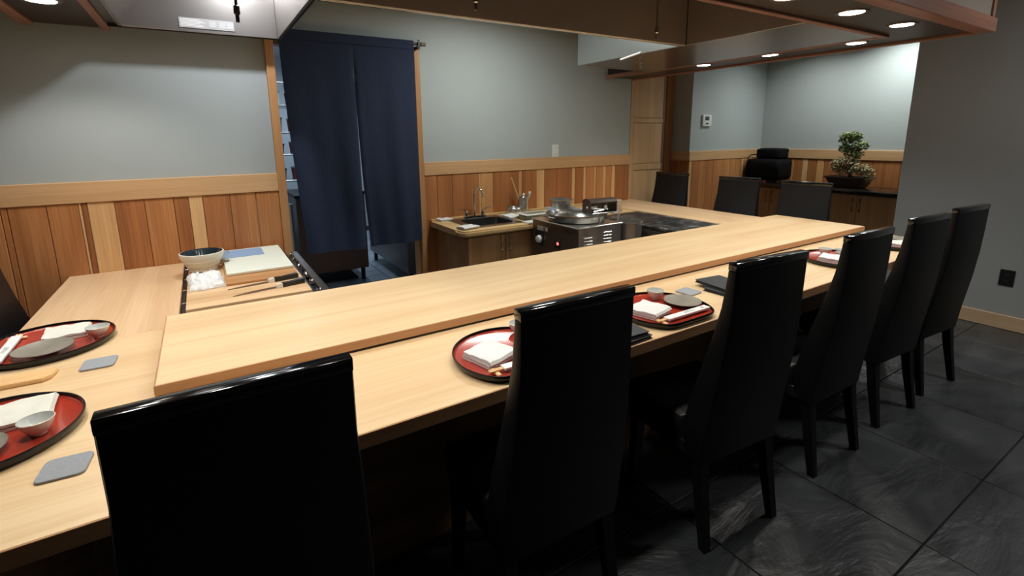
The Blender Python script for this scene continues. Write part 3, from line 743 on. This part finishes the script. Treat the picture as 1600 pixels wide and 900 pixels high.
# ================================================================= CUTTING STATION
st = thing('cutting_station', 'steel station recessed in the counter with dark channel and hinged rail', 'station', (.13, -1.05, 0))
sub('base_cabinet', MB().box(-.135, .36, -1.60, -.52, .0, .70, .003), STEEL_DK, st)
sub('channel', MB().box(-.140, -.123, -1.62, -.50, .70, .735, .001), BLKM, st)
for y in (-.65, -.88, -1.1, -1.32, -1.55):
    sub('bracket', MB().box(-.141, -.119, y-.008, y+.008, .735, .741, .001), STEEL, st)
sub('side_rail', MB().box(.425, .462, -1.60, -.52, .715, .738, .003), STEEL_DK, st)
sub('side_rail', MB().box(.385, .400, -1.60, -.52, .70, .73, .002), BLKM, st)
for y in (-.62, -.75, -.92, -1.12, -1.27, -1.45):
    sub('rail_knob', MB().lathe([(.011, 0), (.013, .006), (.008, .016), (.0, .018)][:3], (.412, y, .735), 10), CHROME, st, True)
    sub('rail_arm', MB().box(.40, .428, y-.006, y+.006, .722, .734, .001), STEEL, st)
bd = thing('chopping_block', 'thick striped wooden chopping block filling the recess in the counter', 'cutting board', (.12, -1.05, .70))
for k, (y0, y1) in enumerate(((-1.545, -1.29), (-1.288, -1.03), (-1.028, -.77), (-.768, -.51))):
    sub('board_strip', MB().box(-.118, .367, y0, y1, .7005, .775, .002), BLOCKW, bd)
zb0 = .7755
single('wooden_board', MB().box(.040, .352, -1.275, -.52, zb0, zb0+.012, .002), BLOCKD, 'thin darker wooden board under the white cutting board', 'cutting board', (.2, -.9, zb0))
single('cutting_board', MB().box(.047, .352, -1.14, -.56, zb0+.0125, zb0+.0275, .003), CUTW, 'white plastic cutting board on the chopping block behind the knives', 'cutting board', (.2, -.85, zb0+.0125))
single('blue_sheet', MB().box(.03, .252, -.79, -.59, zb0+.028, zb0+.030, .0005), BLUEC, 'pale blue sheet lying on the back of the white cutting board', 'sheet', (.14, -.69, zb0+.028))
single('kitchen_cloth', crumple_mb(-.042, -1.155, zb0, .145, .25, .042, 4, .05), WHITE_CLOTH, 'crumpled bright white cloth on the chopping block in front of the bowl', 'cloth', (-.04, -1.15, zb0), True)
bw = thing('mixing_bowl', 'cream ribbed ceramic bowl with dark glazed inside on the chopping block', 'bowl', (-.048, -.865, zb0))
pf = [(.060, 0), (.066, .002), (.067, .016), (.071, .020), (.081, .036), (.079, .038), (.092, .056), (.090, .058), (.097, .072), (.101, .077), (.102, .092), (.102, .096), (.096, .0975)]
lsub('bowl_body', MB().lathe(pf, n=44, caps=(True, False)), BOWL_OUT, bw, smooth=True)
lsub('glazed_inside', MB().lathe([(.096, .0975), (.093, .088), (.075, .045), (.03, .02)], n=44, caps=(False, True)), BOWL_IN, bw, smooth=True)
gl = single('glass_cup', MB().lathe([(.022, 0), (.024, .002), (.027, .055), (.0255, .055), (.022, .006)], (.05, -.86, zb0+.0285), 20), GLASS, 'small clear glass cup behind the cream ceramic bowl', 'glass', (.05, -.86, zb0+.0285), True)
def knife(label, tip, fer, end, z):
    tip, fer, end = Vector(tip), Vector(fer), Vector(end)
    d = (end-tip).normalized(); n = Vector((-d.y, d.x, 0))
    t = thing('kitchen_knife', label, 'knife', (fer.x, fer.y, z), 0, 'long slim knives on the chopping block')
    L = (fer-tip).length
    rr = []
    for u, wd in ((0, .002), (.12, .013), (.4, .022), (.75, .026), (1, .026)):
        p = tip+d*L*u; rr.append([(p-n*wd*.2).to_tuple()[:2]+(z,), (p+n*wd*.8).to_tuple()[:2]+(z+.0008,), (p+n*wd*.8).to_tuple()[:2]+(z+.0018,), (p-n*wd*.2).to_tuple()[:2]+(z+.0028,)])
    sub('blade', MB().rings(rr), mat('dark_blade', (.30, .29, .28, 1), .3, 1), t)
    q = lambda p, w_, h_: [(p.x-n.x*w_, p.y-n.y*w_, z+.0), (p.x+n.x*w_, p.y+n.y*w_, z+.0), (p.x+n.x*w_, p.y+n.y*w_, z+h_), (p.x-n.x*w_, p.y-n.y*w_, z+h_)]
    sub('ferrule', MB().rings([q(fer-d*.004, .011, .016), q(fer+d*.022, .013, .020)]), PORC, t)
    sub('grip', MB().rings([q(fer+d*.022, .013, .020), q(fer+d*.06, .012, .019), q(end, .015, .022)]), BLK_PL, t)
knife('slim kitchen knife with black handle, the rear one of two on the chopping block', (.04, -1.345, 0), (.215, -1.318, 0), (.345, -1.296, 0), zb0)
knife('slim kitchen knife with black handle, the front one of two on the chopping block', (.055, -1.465, 0), (.235, -1.432, 0), (.356, -1.405, 0), zb0)

# ================================================================= SINK TOP ITEMS
towel('flat folded white cloth at the back left corner of the sink worktop', 1.705, -.07, ZW+.0005, .11, .085, .022, .1, 21, layers=3, group='white cloths around the sink')
towel('flat folded white cloth at the front of the sink', 1.70, -.445, ZW+.0005, .10, .12, .018, .15, 22, layers=3, group='white cloths around the sink') if False else None
single('hand_towel', fold_mb(1.71, -.50, ZW+.0065, .15, .10, .016, .2, 3, 23), WHITE_CLOTH, 'flat folded white cloth at the front edge of the sink', 'towel', (1.71, -.5, ZW+.0065), True, 'white cloths around the sink')
single('hand_towel', fold_mb(2.255, -.27, ZW+.0005, .13, .14, .026, .0, 3, 24), WHITE_CLOTH, 'folded white cloth on the worktop right of the sink', 'towel', (2.3, -.16, ZW), True, 'white cloths around the sink')
single('steel_bowl', MB().lathe([(.03, 0), (.05, .006), (.058, .03), (.056, .055), (.048, .068), (.046, .067), (.054, .05), (.03, .01)], (2.375, -.122, ZW+.0005), 28, sx=1.25, sy=1.25), STEEL, 'small round stainless bowl beside the utensil holder on the worktop', 'bowl', (2.375, -.122, ZW), True)
uh = thing('utensil_holder', 'tall stainless cylinder holding utensils against the paneled wall', 'holder', (2.495, -.10, ZW))
lsub('cylinder', MB().lathe([(.046, .0005), (.048, .002), (.048, .150), (.053, .152), (.051, .155), (.045, .153), (.044, .01)], n=28), STEEL, uh, smooth=True)
def utensil(label, mats, a, b, r, bulb=None):
    t = thing('cooking_utensil', label, 'utensil', a, 0, 'utensils in the steel holder')
    sub('handle', MB().tube([a, b], r, 8), mats, t, True)
    if bulb:
        b = Vector(b); sub('head', MB().lathe([(.004, -.01), (.012, 0), (.013, .014), (.006, .024)], tuple(b), 12, sy=.5), mats, t, True)
    return t
CHW = mat('stick_wood', srgb(216, 176, 132), .5)
utensil('long pale wooden stick leaning out of the steel holder', CHW, (2.50, -.085, ZW+.02), (2.355, -.115, ZW+.335), .0065)
utensil('white spoon standing upright in the steel holder', WHITE_PL, (2.49, -.12, ZW+.02), (2.485, -.125, ZW+.165), .005, True)
utensil('white spoon leaning right in the steel holder', WHITE_PL, (2.51, -.10, ZW+.02), (2.555, -.12, ZW+.175), .005, True)
ft_ = thing('food_container', 'green-grey rectangular container with a white tray lid at the right of the sink', 'container', (2.40, -.43, ZW))
lsub('box', MB().box(-.13, .13, -.065, .065, .0005, .045, .006, 2), GREENPL, ft_, smooth=True)
lsub('tray_lid', MB().box(-.145, .145, -.08, .08, .046, .054, .004), WHITE_PL, ft_)
lsub('lid_recess', MB().box(-.11, .11, -.05, .05, .0541, .0551, .0), GREENPL, ft_)
single('white_tray', MB().box(2.20, 2.45, -.612, -.525, ZW+.0005, ZW+.014, .004), WHITE_PL, 'low white tray at the worktop edge beside the stainless cooker', 'tray', (2.3, -.53, ZW))

# ================================================================= COOKING EQUIPMENT
tb = thing('steel_table', 'low stainless table carrying the cooker and the stock pot', 'table', (2.5, -1.1, 0))
sub('table_top', MB().box(2.16, 2.925, -1.62, -.635, .455, .49, .004), STEEL, tb)
for x in (2.19, 2.89):
    for y in (-1.58, -.67): sub('leg', MB().tube([(x, y, 0), (x, y, .455)], .018, 10), STEEL, tb, True)
sub('lower_shelf', MB().box(2.18, 2.90, -1.6, -.65, .15, .17, .003), STEEL, tb)
fr = thing('noodle_cooker', 'boxy stainless cooker with white knob and red display beside the sink cabinet', 'cooker', (2.48, -.93, .49))
sub('body', MB().box(2.215, 2.640, -1.205, -.65, .515, .79, .004), STEEL_DK, fr)
sub('side_sheet', MB().box(2.222, 2.633, -1.209, -1.2055, .518, .786, .001), mat('satin_sheet_reflections', (.40, .39, .38, 1), .3, .85, mottle=.6, mscale=10), fr)  # mottled colour paints dark reflections on the sheet
sub('top_plate', MB().box(2.205, 2.648, -1.214, -.644, .790, .803, .004), STEEL, fr)
for x in (2.25, 2.60):
    for y in (-1.17, -.69): sub('foot', MB().lathe([(.016, 0), (.02, .004), (.016, .0245)], (x, y, .4902), 12), BLKM, fr, True)
sub('knob_plate', MB().box(2.209, 2.2148, -.80, -.70, .60, .715, .002), BLKM, fr)
def disc_x(x, y, z, prof, n=20):
    m = MB(); m.lathe(prof, n=n); m.bm.transform(Matrix.Translation((x, y, z)) @ Matrix.Rotation(-PI/2, 4, 'Y')); return m
sub('knob', disc_x(2.2088, -.755, .648, [(.030, 0), (.030, .010), (.026, .022), (.012, .024)]), WHITE_PL, fr, True)
sub('display_panel', MB().box(2.209, 2.2148, -1.01, -.945, .612, .672, .002), BLK_PL, fr)
sub('display', MB().box(2.2078, 2.2088, -.998, -.975, .640, .660, .001), RED_LED, fr)
sub('switch', MB().box(2.2068, 2.2088, -.966, -.952, .622, .660, .001), GREY_SCR, fr)
lb_ = sub('label_plate', MB().box(2.2130, 2.2148, -.86, -.715, .715, .755, .0008), STEEL, fr)
for k in range(4): sub('print_line', MB().box(2.2122, 2.2129, -.80, -.722, .721+k*.008, .724+k*.008), PAPER, lb_)
sub('printed_square', MB().box(2.2122, 2.2129, -.852, -.828, .722, .745), PAPER, lb_)
for k in range(2): sub('vent_slot', MB().box(2.2128, 2.2148, -1.13, -1.05, .752+k*.009, .755+k*.009), BLKM, fr)
for x0, x1, z0 in ((2.265, 2.345, .675), (2.45, 2.53, .700)):
    for k in range(4 if x0 < 2.4 else 4):
        z = z0-.024*k+.04
        sub('louver', MB().box(x0, x1, -1.222, -1.2095, z, z+.010, .003), STEEL, fr)
pn = thing('wide_pan', 'wide round stainless pan sitting on top of the cooker', 'pan', (2.432, -.93, .8035))
PANST = mat('pan_steel', (.30, .30, .28, 1), .24, .95)
lsub('pan_body', MB().lathe([(.195, 0), (.215, .004), (.221, .030), (.228, .048), (.237, .049), (.237, .056), (.226, .056), (.216, .04), (.205, .012), (.06, .010)], n=48), PANST, pn, smooth=True)
lsub('broth', MB().lathe([(.209, .022), (.05, .0225)], n=40, caps=(False, True)), WATER, pn)
m = MB(); m.tube([(-.222, .08, .035), (-.275, .10, .05), (-.29, .03, .055), (-.28, -.02, .05), (-.226, -.03, .035)], .006, 8)
lsub('handle', m, STEEL, pn, smooth=True)
sp = thing('small_pot', 'small round steel pot with a raised rim behind the wide pan', 'pot', (2.655, -.46, ZW))
lsub('container', MB().box(-.11, .11, -.07, .07, .0005, .085, .008, 2), BLUEPL, sp, smooth=True)
lsub('pot_body', MB().lathe([(.08, .086), (.092, .088), (.094, .118), (.102, .120), (.102, .150), (.106, .153), (.100, .154), (.090, .10)], n=32), STEEL, sp, smooth=True)
tx = thing('utensil_caddy', 'brown-topped steel caddy with tongs and bars over the right side of the wide pan', 'caddy', (2.555, -1.08, .8035))
def cx_(name, mm, mt_, sm=False): return lsub(name, (mm.bm.transform(RZ(-.12)), mm)[1], mt_, tx, smooth=sm)
for x in (2.425, 2.615):
    sub('post', MB().box(x-.005, x+.005, -1.203, -1.193, .8036, .862), STEEL, tx)
    sub('support_bar', MB().box(x-.006, x+.006, -1.203, -1.03, .862, .8655), STEEL, tx)
cx_('shelf', MB().box(-.135, .135, -.055, .055, .0635, .068, .001), STEEL)
cx_('hood_cover', MB().rings([[(x, .055*math.cos(PI*k/8), .150+.026*math.sin(PI*k/8)) for k in range(9)]+[(x, -.052, .142), (x, .052, .142)] for x in (-.14, .10)]), BRBOX, True)
cx_('back_plate', MB().box(-.135, .135, .050, .055, .068, .145, .001), STEEL_DK)
cx_('end_plate', MB().box(.10, .145, -.055, .055, .068, .160, .003), STEEL)
cx_('end_plate', MB().box(-.14, -.135, -.055, .055, .068, .145, .001), STEEL_DK)
cx_('front_bar', MB().tube([(-.12, -.062, .072), (.14, -.066, .076)], .004, 8), CHROME, True)
cx_('front_bar', MB().tube([(-.12, -.060, .086), (-.03, -.062, .096)], .004, 8), CHROME, True)
tg = thing('tongs', 'pale scalloped tongs resting in the steel caddy', 'tongs', (2.48, -1.10, .90))
m = MB()
for k in range(7): m.lathe([(.004, 0), (.012, .004), (.012, .014), (.004, .020)], (2.42+k*.012, -1.075-k*.0012, .905), 10)
sub('scalloped_head', m, WHITE_PL, tg, True)
sub('arm', MB().tube([(2.43, -1.072, .905), (2.60, -1.10, .892)], .004, 8), STEEL, tg, True)
wsn = thing('serving_spoon', 'white serving spoon lying in the steel caddy beside the tongs', 'spoon', (2.57, -1.10, .90))
sub('spoon_bowl', MB().lathe([(.004, -.012), (.016, -.004), (.018, .008), (.010, .022)], (2.565, -1.11, .905), 14, sy=.5), WHITE_PL, wsn, True)
sub('spoon_handle', MB().tube([(2.567, -1.105, .915), (2.60, -1.085, .94)], .004, 8), WHITE_PL, wsn, True)
pt = thing('stock_pot', 'tall cylindrical steel pot with a ladle between the cooker and the griddle', 'pot', (2.790, -1.14, .4905))
lsub('pot_body', MB().lathe([(.085, 0), (.094, .004), (.096, .285), (.102, .289), (.102, .296), (.094, .296), (.092, .02)], n=36), STEEL, pt, smooth=True)
ld = thing('ladle', 'thin steel ladle leaning in the tall pot', 'ladle', (2.84, -1.14, .6))
sub('ladle_handle', MB().tube([(2.80, -1.17, .62), (2.735, -1.11, .80), (2.70, -1.08, .90)], .0035, 8), STEEL, ld, True)
gr = thing('griddle', 'black teppan griddle of two plates with ashy stains at the right arm', 'griddle', (3.18, -1.1, 0))
sub('cabinet', MB().box(2.94, 3.428, -1.60, -.64, .06, .722, .004), STEEL_DK, gr)
sub('griddle_plate', MB().box(2.932, 3.429, -1.20, -.632, .723, .743, .004), GRID, gr)
sub('griddle_plate', MB().box(2.932, 3.429, -1.612, -1.206, .723, .745, .004), GRID, gr)
for x in (2.98, 3.39):
    for y in (-1.56, -.68): sub('foot', MB().lathe([(.02, 0), (.025, .005), (.018, .06)], (x, y, .0), 12), BLKM, gr, True)

# ================================================================= WALL FITTINGS
def plate_y(name, label, cat, x0, x1, z0, z1, y=0.0): 
    return thing(name, label, cat, ((x0+x1)/2, y, (z0+z1)/2))
sw = plate_y('light_switch', 'white light switch on the grey wall above the sink', 'switch', 2.895, 2.982, 1.242, 1.36)
sub('plate', MB().box(2.90, 2.978, -.006, -.0005, 1.243, 1.36, .002), WHITE_PL, sw)
sub('rocker', MB().box(2.922, 2.956, -.010, -.006, 1.268, 1.335, .001), WHITE_PL, sw)
th = plate_y('thermostat', 'white thermostat with grey screen on the alcove wall', 'thermostat', 5.115, 5.28, 1.53, 1.665)
sub('housing', MB().box(5.115, 5.275, -.026, -.0005, 1.530, 1.665, .005, 2), WHITE_PL, th, True)
sub('screen', MB().box(5.15, 5.225, -.0275, -.026, 1.60, 1.645), GREY_SCR, th)
sub('button', MB().box(5.165, 5.215, -.028, -.026, 1.555, 1.572, .001), GREY_SCR, th)
ol = thing('wall_outlet', 'black outlet plate low on the grey wall at far right', 'outlet', (XR, -2.82, .39))
sub('plate', MB().box(XR-.007, XR-.0005, -2.862, -2.782, .325, .445, .002), BLK_PL, ol)
for z in (.358, .405): sub('socket', MB().box(XR-.010, XR-.007, -2.838, -2.806, z-.014, z+.014, .001), BLKM, ol)

# ================================================================= NOREN
rod = thing('curtain_rod', 'dark bamboo curtain rod on brackets across the kitchen doorway', 'rod', (1.05, -.065, 2.165))
sub('pole', MB().tube([(.47, -.064, 2.156), (1.565, -.064, 2.156)], .012, 12), mat('dark_bamboo', srgb(58, 44, 28), .4), rod, True)
for x in (1.538,):
    sub('bracket', MB().box(x-.012, x+.012, -.085, -.001, 2.124, 2.140, .002).box(x-.008, x+.008, -.088, -.08, 2.124, 2.185, .002), BLKM, rod)
sub('end_cap', MB().tube([(1.565, -.064, 2.156), (1.60, -.064, 2.156)], .015, 12), mat('bamboo_end', srgb(120, 92, 54), .4), rod, True)
cu = thing('noren_curtain', 'long navy blue split curtain hanging in the kitchen doorway', 'curtain', (1.03, -.07, 2.165))
def cloth_panel(x0, x1, zt, zbf, phase, seed, gl=0, grr=0, yo=0, ak=1):
    nx, nz = 44, 60; b = bmesh.new(); F = []
    for side in (0, 1):
        V = []
        for j in range(nz+1):
            v = j/nz; row = []
            for i in range(nx+1):
                u = i/nx
                xa, xb = x0+gl*v**(1.8 if x1 < 1.2 else 3), x1+grr*v**5+.006*max(0, 1-abs(v-.16)/.05)*(-1 if x1 < 1.2 else 0)
                x = xa+(xb-xa)*u
                z = zt+(zbf(u)-zt)*v
                amp = (.001+.026*v)*ak
                y = -.083 - yo - amp*(math.sin(u*7.5+phase+v*.8)*.6+math.sin(u*17+phase*2-v*1.7)*.25) - .010*noise.noise(Vector((u*3, v*3, seed)))*v*ak - .002*ak*noise.noise(Vector((u*30, v*40, seed)))
                e = (1-u) if x1 < 1.2 else u
                if ak == 1 and v > .02: y += .016*math.exp(-(e/.028)**2)*min(1, v*6)
                row.append(b.verts.new((x, y+.0016*side, z)))
            V.append(row)
        F.append(V)
        for j in range(nz):
            for i in range(nx):
                q = (V[j][i], V[j][i+1], V[j+1][i+1], V[j+1][i]); b.faces.new(q if side == 0 else q[::-1])
    A, B = F
    bd = lambda V: [V[0][i] for i in range(nx+1)]+[V[j][nx] for j in range(1, nz+1)]+[V[nz][i] for i in range(nx-1, -1, -1)]+[V[j][0] for j in range(nz-1, 0, -1)]
    p, q = bd(A), bd(B)
    for i in range(len(p)):
        k = (i+1) % len(p); b.faces.new((p[i], p[k], q[k], q[i]))
    bmesh.ops.recalc_face_normals(b, faces=b.faces[:]); m = MB(); m.add(b); return m
sub('curtain_panel', cloth_panel(.535, 1.029, 2.155, lambda u: .612-.012*u, .4, 1, .07, .006), NOREN, cu, True)
sub('curtain_panel', cloth_panel(1.0285, 1.495, 2.155, lambda u: .605, 2.1, 2, .045, .005), NOREN, cu, True)
sub('hem_sleeve', cloth_panel(.535, 1.495, 2.175, lambda u: 2.11, 1.1, 3, yo=.005, ak=.03), NOREN, cu, True)

# ================================================================= ALCOVE CABINETS
wt2 = single('cabinet_top', MB().box(5.82, 6.362, -2.085, -.02, .80, .842, .005, 2), BLKSTONE, 'polished black top running over the alcove cabinets', 'worktop', (6.1, -1.0, .8), True)
for y1, y0, l in ((-.02, -.945, 'brown two-door alcove cabinet under the black bag'), (-.947, -1.90, 'brown two-door alcove cabinet under the bonsai'), (-1.902, -2.085, 'narrow end of brown alcove cabinets beside the grey wall')):
    c = thing('alcove_cabinet', l, 'cabinet', (6.1, (y0+y1)/2, 0), 0, 'brown cabinets in the alcove')
    sub('carcass', MB().box(5.87, 6.362, y0, y1, 0, .7995, .002), CABW, c)
    ym = (y0+y1)/2
    ds = ((ym+.002, y1-.002, ym+.035), (y0+.002, ym-.002, ym-.035)) if y1-y0 > .5 else ((y0+.002, y1-.002, y0+.04),)
    for a, b, hy in ds:
        d = sub('door', MB().box(5.85, 5.8695, a, b, .08, .792, .003), CABW, c)
        sub('handle', MB().tube([(5.848, hy, .755), (5.83, hy, .755), (5.83, hy, .62), (5.848, hy, .62)], .005, 8), BLKM, d, True)
bg = thing('equipment_bag', 'black soft bag with a smaller pouch on top, on the black alcove top', 'bag', (6.1, -.28, .842))
def soft(x0, x1, y0, y1, z0, z1, seed):
    b = bmesh.new(); bmesh.ops.create_cube(b, size=2); bmesh.ops.subdivide_edges(b, edges=b.edges[:], cuts=7, use_grid_fill=True)
    c = Vector(((x0+x1)/2, (y0+y1)/2, (z0+z1)/2)); s = Vector(((x1-x0)/2, (y1-y0)/2, (z1-z0)/2))
    for v in b.verts:
        p = v.co; k = (abs(p.x)**6+abs(p.y)**6+abs(p.z)**6)**(1/6); q = p/k
        q += q*noise.noise(p*1.7+Vector((seed, 0, 0)))*.05
        v.co = Vector((c.x+q.x*s.x, c.y+q.y*s.y, max(z0, c.z+q.z*s.z)))
    m = MB(); m.add(b); return m
sub('bag_body', soft(5.95, 6.28, -.515, -.05, .862, 1.13, 1), BAGM, bg, True)
sub('bag_pouch', soft(6.0, 6.25, -.47, -.16, 1.12, 1.258, 5), BAGM, bg, True)
sub('strap', MB().tube([(6.0, -.10, 1.08), (6.0, -.07, 1.13), (6.03, -.09, 1.17), (6.08, -.16, 1.18)], .007, 8), BAGM, bg, True)
single('red_folder', MB().box(5.93, 6.2, -.36, -.08, .8425, .862, .002), mat('dull_red_cover', srgb(120, 50, 44), .5), 'dull red flat folder under the black bag', 'folder', (6.05, -.2, .8425))
# bonsai
bo = thing('bonsai_pot', 'rectangular dark pot holding the bonsai on the black alcove top', 'pot', (6.1, -1.215, .8425))
def tap(z, hx, hy): return [(x, y, z) for x, y in rounded_rect(-hx, hx, -hy, hy, .02, n=3)]
lsub('pot_body', MB().rings([tap(.008, .095, .15), tap(.10, .125, .19), tap(.102, .14, .205), tap(.12, .14, .205), tap(.12, .125, .19), tap(.10, .12, .185)]), POTM, bo, smooth=False)
lsub('soil_bed', MB().rings([tap(.101, .119, .184), tap(.112, .10, .16)]), SOIL, bo)
for sx in (-1, 1):
    for sy in (-1, 1): lsub('pot_foot', MB().box(sx*.07-.015, sx*.07+.015, sy*.12-.02, sy*.12+.02, 0, .009, .002), POTM, bo)
bt = thing('bonsai_tree', 'bushy bonsai with green crown and drooping dry lower foliage', 'plant', (6.1, -1.215, .955))
TR = [(6.1, -1.23, .95), (6.09, -1.20, 1.03), (6.11, -1.235, 1.13), (6.10, -1.205, 1.24), (6.1, -1.215, 1.38)]
sub('trunk', MB().tube(TR, .024, 10, .008), BARK, bt, True)
BR = [((6.1, -1.21, 1.02), (6.06, -1.38, 1.02)), ((6.1, -1.2, 1.05), (6.05, -1.07, 1.05)), ((6.1, -1.23, 1.1), (6.0, -1.28, 1.12)), ((6.1, -1.22, 1.2), (6.06, -1.33, 1.26)), ((6.1, -1.21, 1.24), (6.06, -1.13, 1.3)), ((6.1, -1.2, 1.04), (6.16, -1.33, 1.06))]
for a, b in BR: sub('branch', MB().tube([a, ((a[0]+b[0])/2, (a[1]+b[1])/2, (a[2]+b[2])/2+.015), b], .008, 6, .003), BARK, bt, True)
rnd = random.Random(5)
def leaves(clusters, size, m_, name):
    b = bmesh.new()
    for c, rad, n in clusters:
        for _ in range(int(n*1.6)):
            d = Vector((rnd.gauss(0, 1), rnd.gauss(0, 1), rnd.gauss(0, 1))).normalized()*rnd.random()**.4
            p = Vector(c)+Vector((d.x*rad[0], d.y*rad[1], d.z*rad[2]))
            R = Matrix.Rotation(rnd.uniform(0, 6.28), 3, 'Z') @ Matrix.Rotation(rnd.uniform(-1.1, 1.1), 3, 'X') @ Matrix.Rotation(rnd.uniform(0, 6.28), 3, 'Z')
            s = size*rnd.uniform(.7, 1.3)
            pts = [(-.5, 0, 0), (0, -.28, .06), (.5, 0, -.05), (0, .28, .06)]
            b.faces.new([b.verts.new(p+R @ (Vector(q)*s)) for q in pts])
    m = MB(); m.add(b); o = sub(name, m, m_, bt); o['kind'] = 'stuff'; return o
leaves([((6.08, -1.16, 1.375), (.07, .085, .07), 230), ((6.08, -1.24, 1.40), (.07, .07, .055), 150), ((6.07, -1.30, 1.30), (.07, .08, .05), 180), ((6.08, -1.15, 1.27), (.07, .07, .05), 150), ((6.08, -1.24, 1.22), (.08, .10, .07), 200)], .036, LEAF, 'green_foliage')
leaves([((6.06, -1.12, 1.09), (.09, .09, .08), 330), ((6.06, -1.22, 1.13), (.1, .11, .07), 260), ((6.04, -1.33, 1.05), (.10, .10, .07), 330), ((6.03, -1.42, 1.0), (.07, .06, .09), 230), ((6.08, -1.2, 1.02), (.1, .16, .05), 220)], .026, LEAF2, 'dry_foliage')

# ================================================================= KITCHEN BEYOND
def unit(label, x0, x1, y0, y1, z0, z1, m_=STEEL_DK, group='stainless kitchen units beyond the curtain'):
    t = thing('kitchen_unit', label, 'kitchen unit', ((x0+x1)/2, (y0+y1)/2, 0), 0, group)
    sub('body', MB().box(x0, x1, y0, y1, z0, z1-.03, .004), m_, t)
    sub('top', MB().box(x0-.01, x1+.01, y0-.015, y1, z1-.0295, z1, .004), STEEL if 'right' in label else BLKM, t)
    for x in (x0+.05, x1-.05):
        for y in (y0+.05, y1-.05):
            sub('leg', MB().tube([(x, y, .0), (x, y, z0)], .022, 10), BLKM, t, True)
    return t
KS = mat('brown_steel', (.20, .165, .15, 1), .32, .8)
unit('brownish steel prep unit on legs behind the left curtain panel', .72, 1.37, 1.10, 1.75, .13, .92, KS)
unit('dark steel unit on casters behind the right curtain panel', 1.62, 2.3, .62, 1.9, .12, .88, KS)
single('drain_mat', MB().box(.80, 1.28, 1.19, 1.66, .0005, .02, .004), RUBBER, 'black rubber mat on the kitchen floor under the prep unit', 'mat', (.9, 1.2, 0))
pp = thing('steel_pipe', 'vertical pale steel pipe beside the doorway jamb', 'pipe', (.50, .25, 0))
sub('pipe_run', MB().tube([(.555, .25, .0), (.555, .25, .95)], .016, 12), STEEL, pp, True)
sub('collar', MB().tube([(.555, .25, .0), (.555, .25, .03)], .028, 12), STEEL, pp, True)
ks = thing('kitchen_shelving', 'white wall shelving with containers seen through the gap left of the curtain', 'shelf', (.85, 2.6, 0))
for x in (.45, 1.35):
    for y in (2.35, 2.75): sub('post', MB().tube([(x, y, 0), (x, y, 2.1)], .014, 8), STEEL, ks, True)
for z in (.95, 1.25, 1.5, 1.8, 2.05): sub('shelf_board', MB().box(.45, 1.35, 2.33, 2.77, z, z+.02, .003), STEEL, ks)
rk = random.Random(3)
cols = [mat('tub_%s' % n, c, .4) for n, c in (('white', (.7, .72, .74, 1)), ('blue', (.18, .3, .5, 1)), ('dark', (.04, .045, .05, 1)), ('red', (.35, .08, .06, 1)))]
names = ['white', 'blue', 'black', 'red']
lev = {.97: 'bottom', 1.27: 'second', 1.52: 'middle', 1.82: 'upper'}
seen = {}
for z in lev:
    for k in range(4):
        ci = rk.randrange(4); x = .60+k*.19; hh = rk.uniform(.09, .16)
        key = (names[ci], z); seen[key] = seen.get(key, 0)+1
        t = thing('storage_tub', '%s storage tub, %s from the left on the %s kitchen shelf beyond the doorway' % (names[ci], ('first', 'second', 'third', 'fourth')[k], lev[z]), 'container', (x, 2.5, z+.0005), 0, 'tubs on the %s kitchen shelf, %s' % (lev[z], names[ci]))
        lsub('tub_body', MB().lathe([(.06, 0), (.07, hh)], n=18), cols[ci], t, smooth=True)
        lsub('lid', MB().lathe([(.074, hh+.0005), (.074, hh+.014)], n=18), cols[(ci+1) % 4 if ci else 0], t, smooth=True)
kl = thing('kitchen_light', 'white fluorescent strip on the kitchen ceiling beyond the doorway', 'light', (1.1, 2.1, 2.6))
sub('diffuser', MB().box(.9, 1.35, 1.2, 2.4, 2.585, 2.615, .004), mat('lit_diffuser', (1, 1, 1, 1), .5, emit=(.75, .88, 1, 1), estr=3), kl)
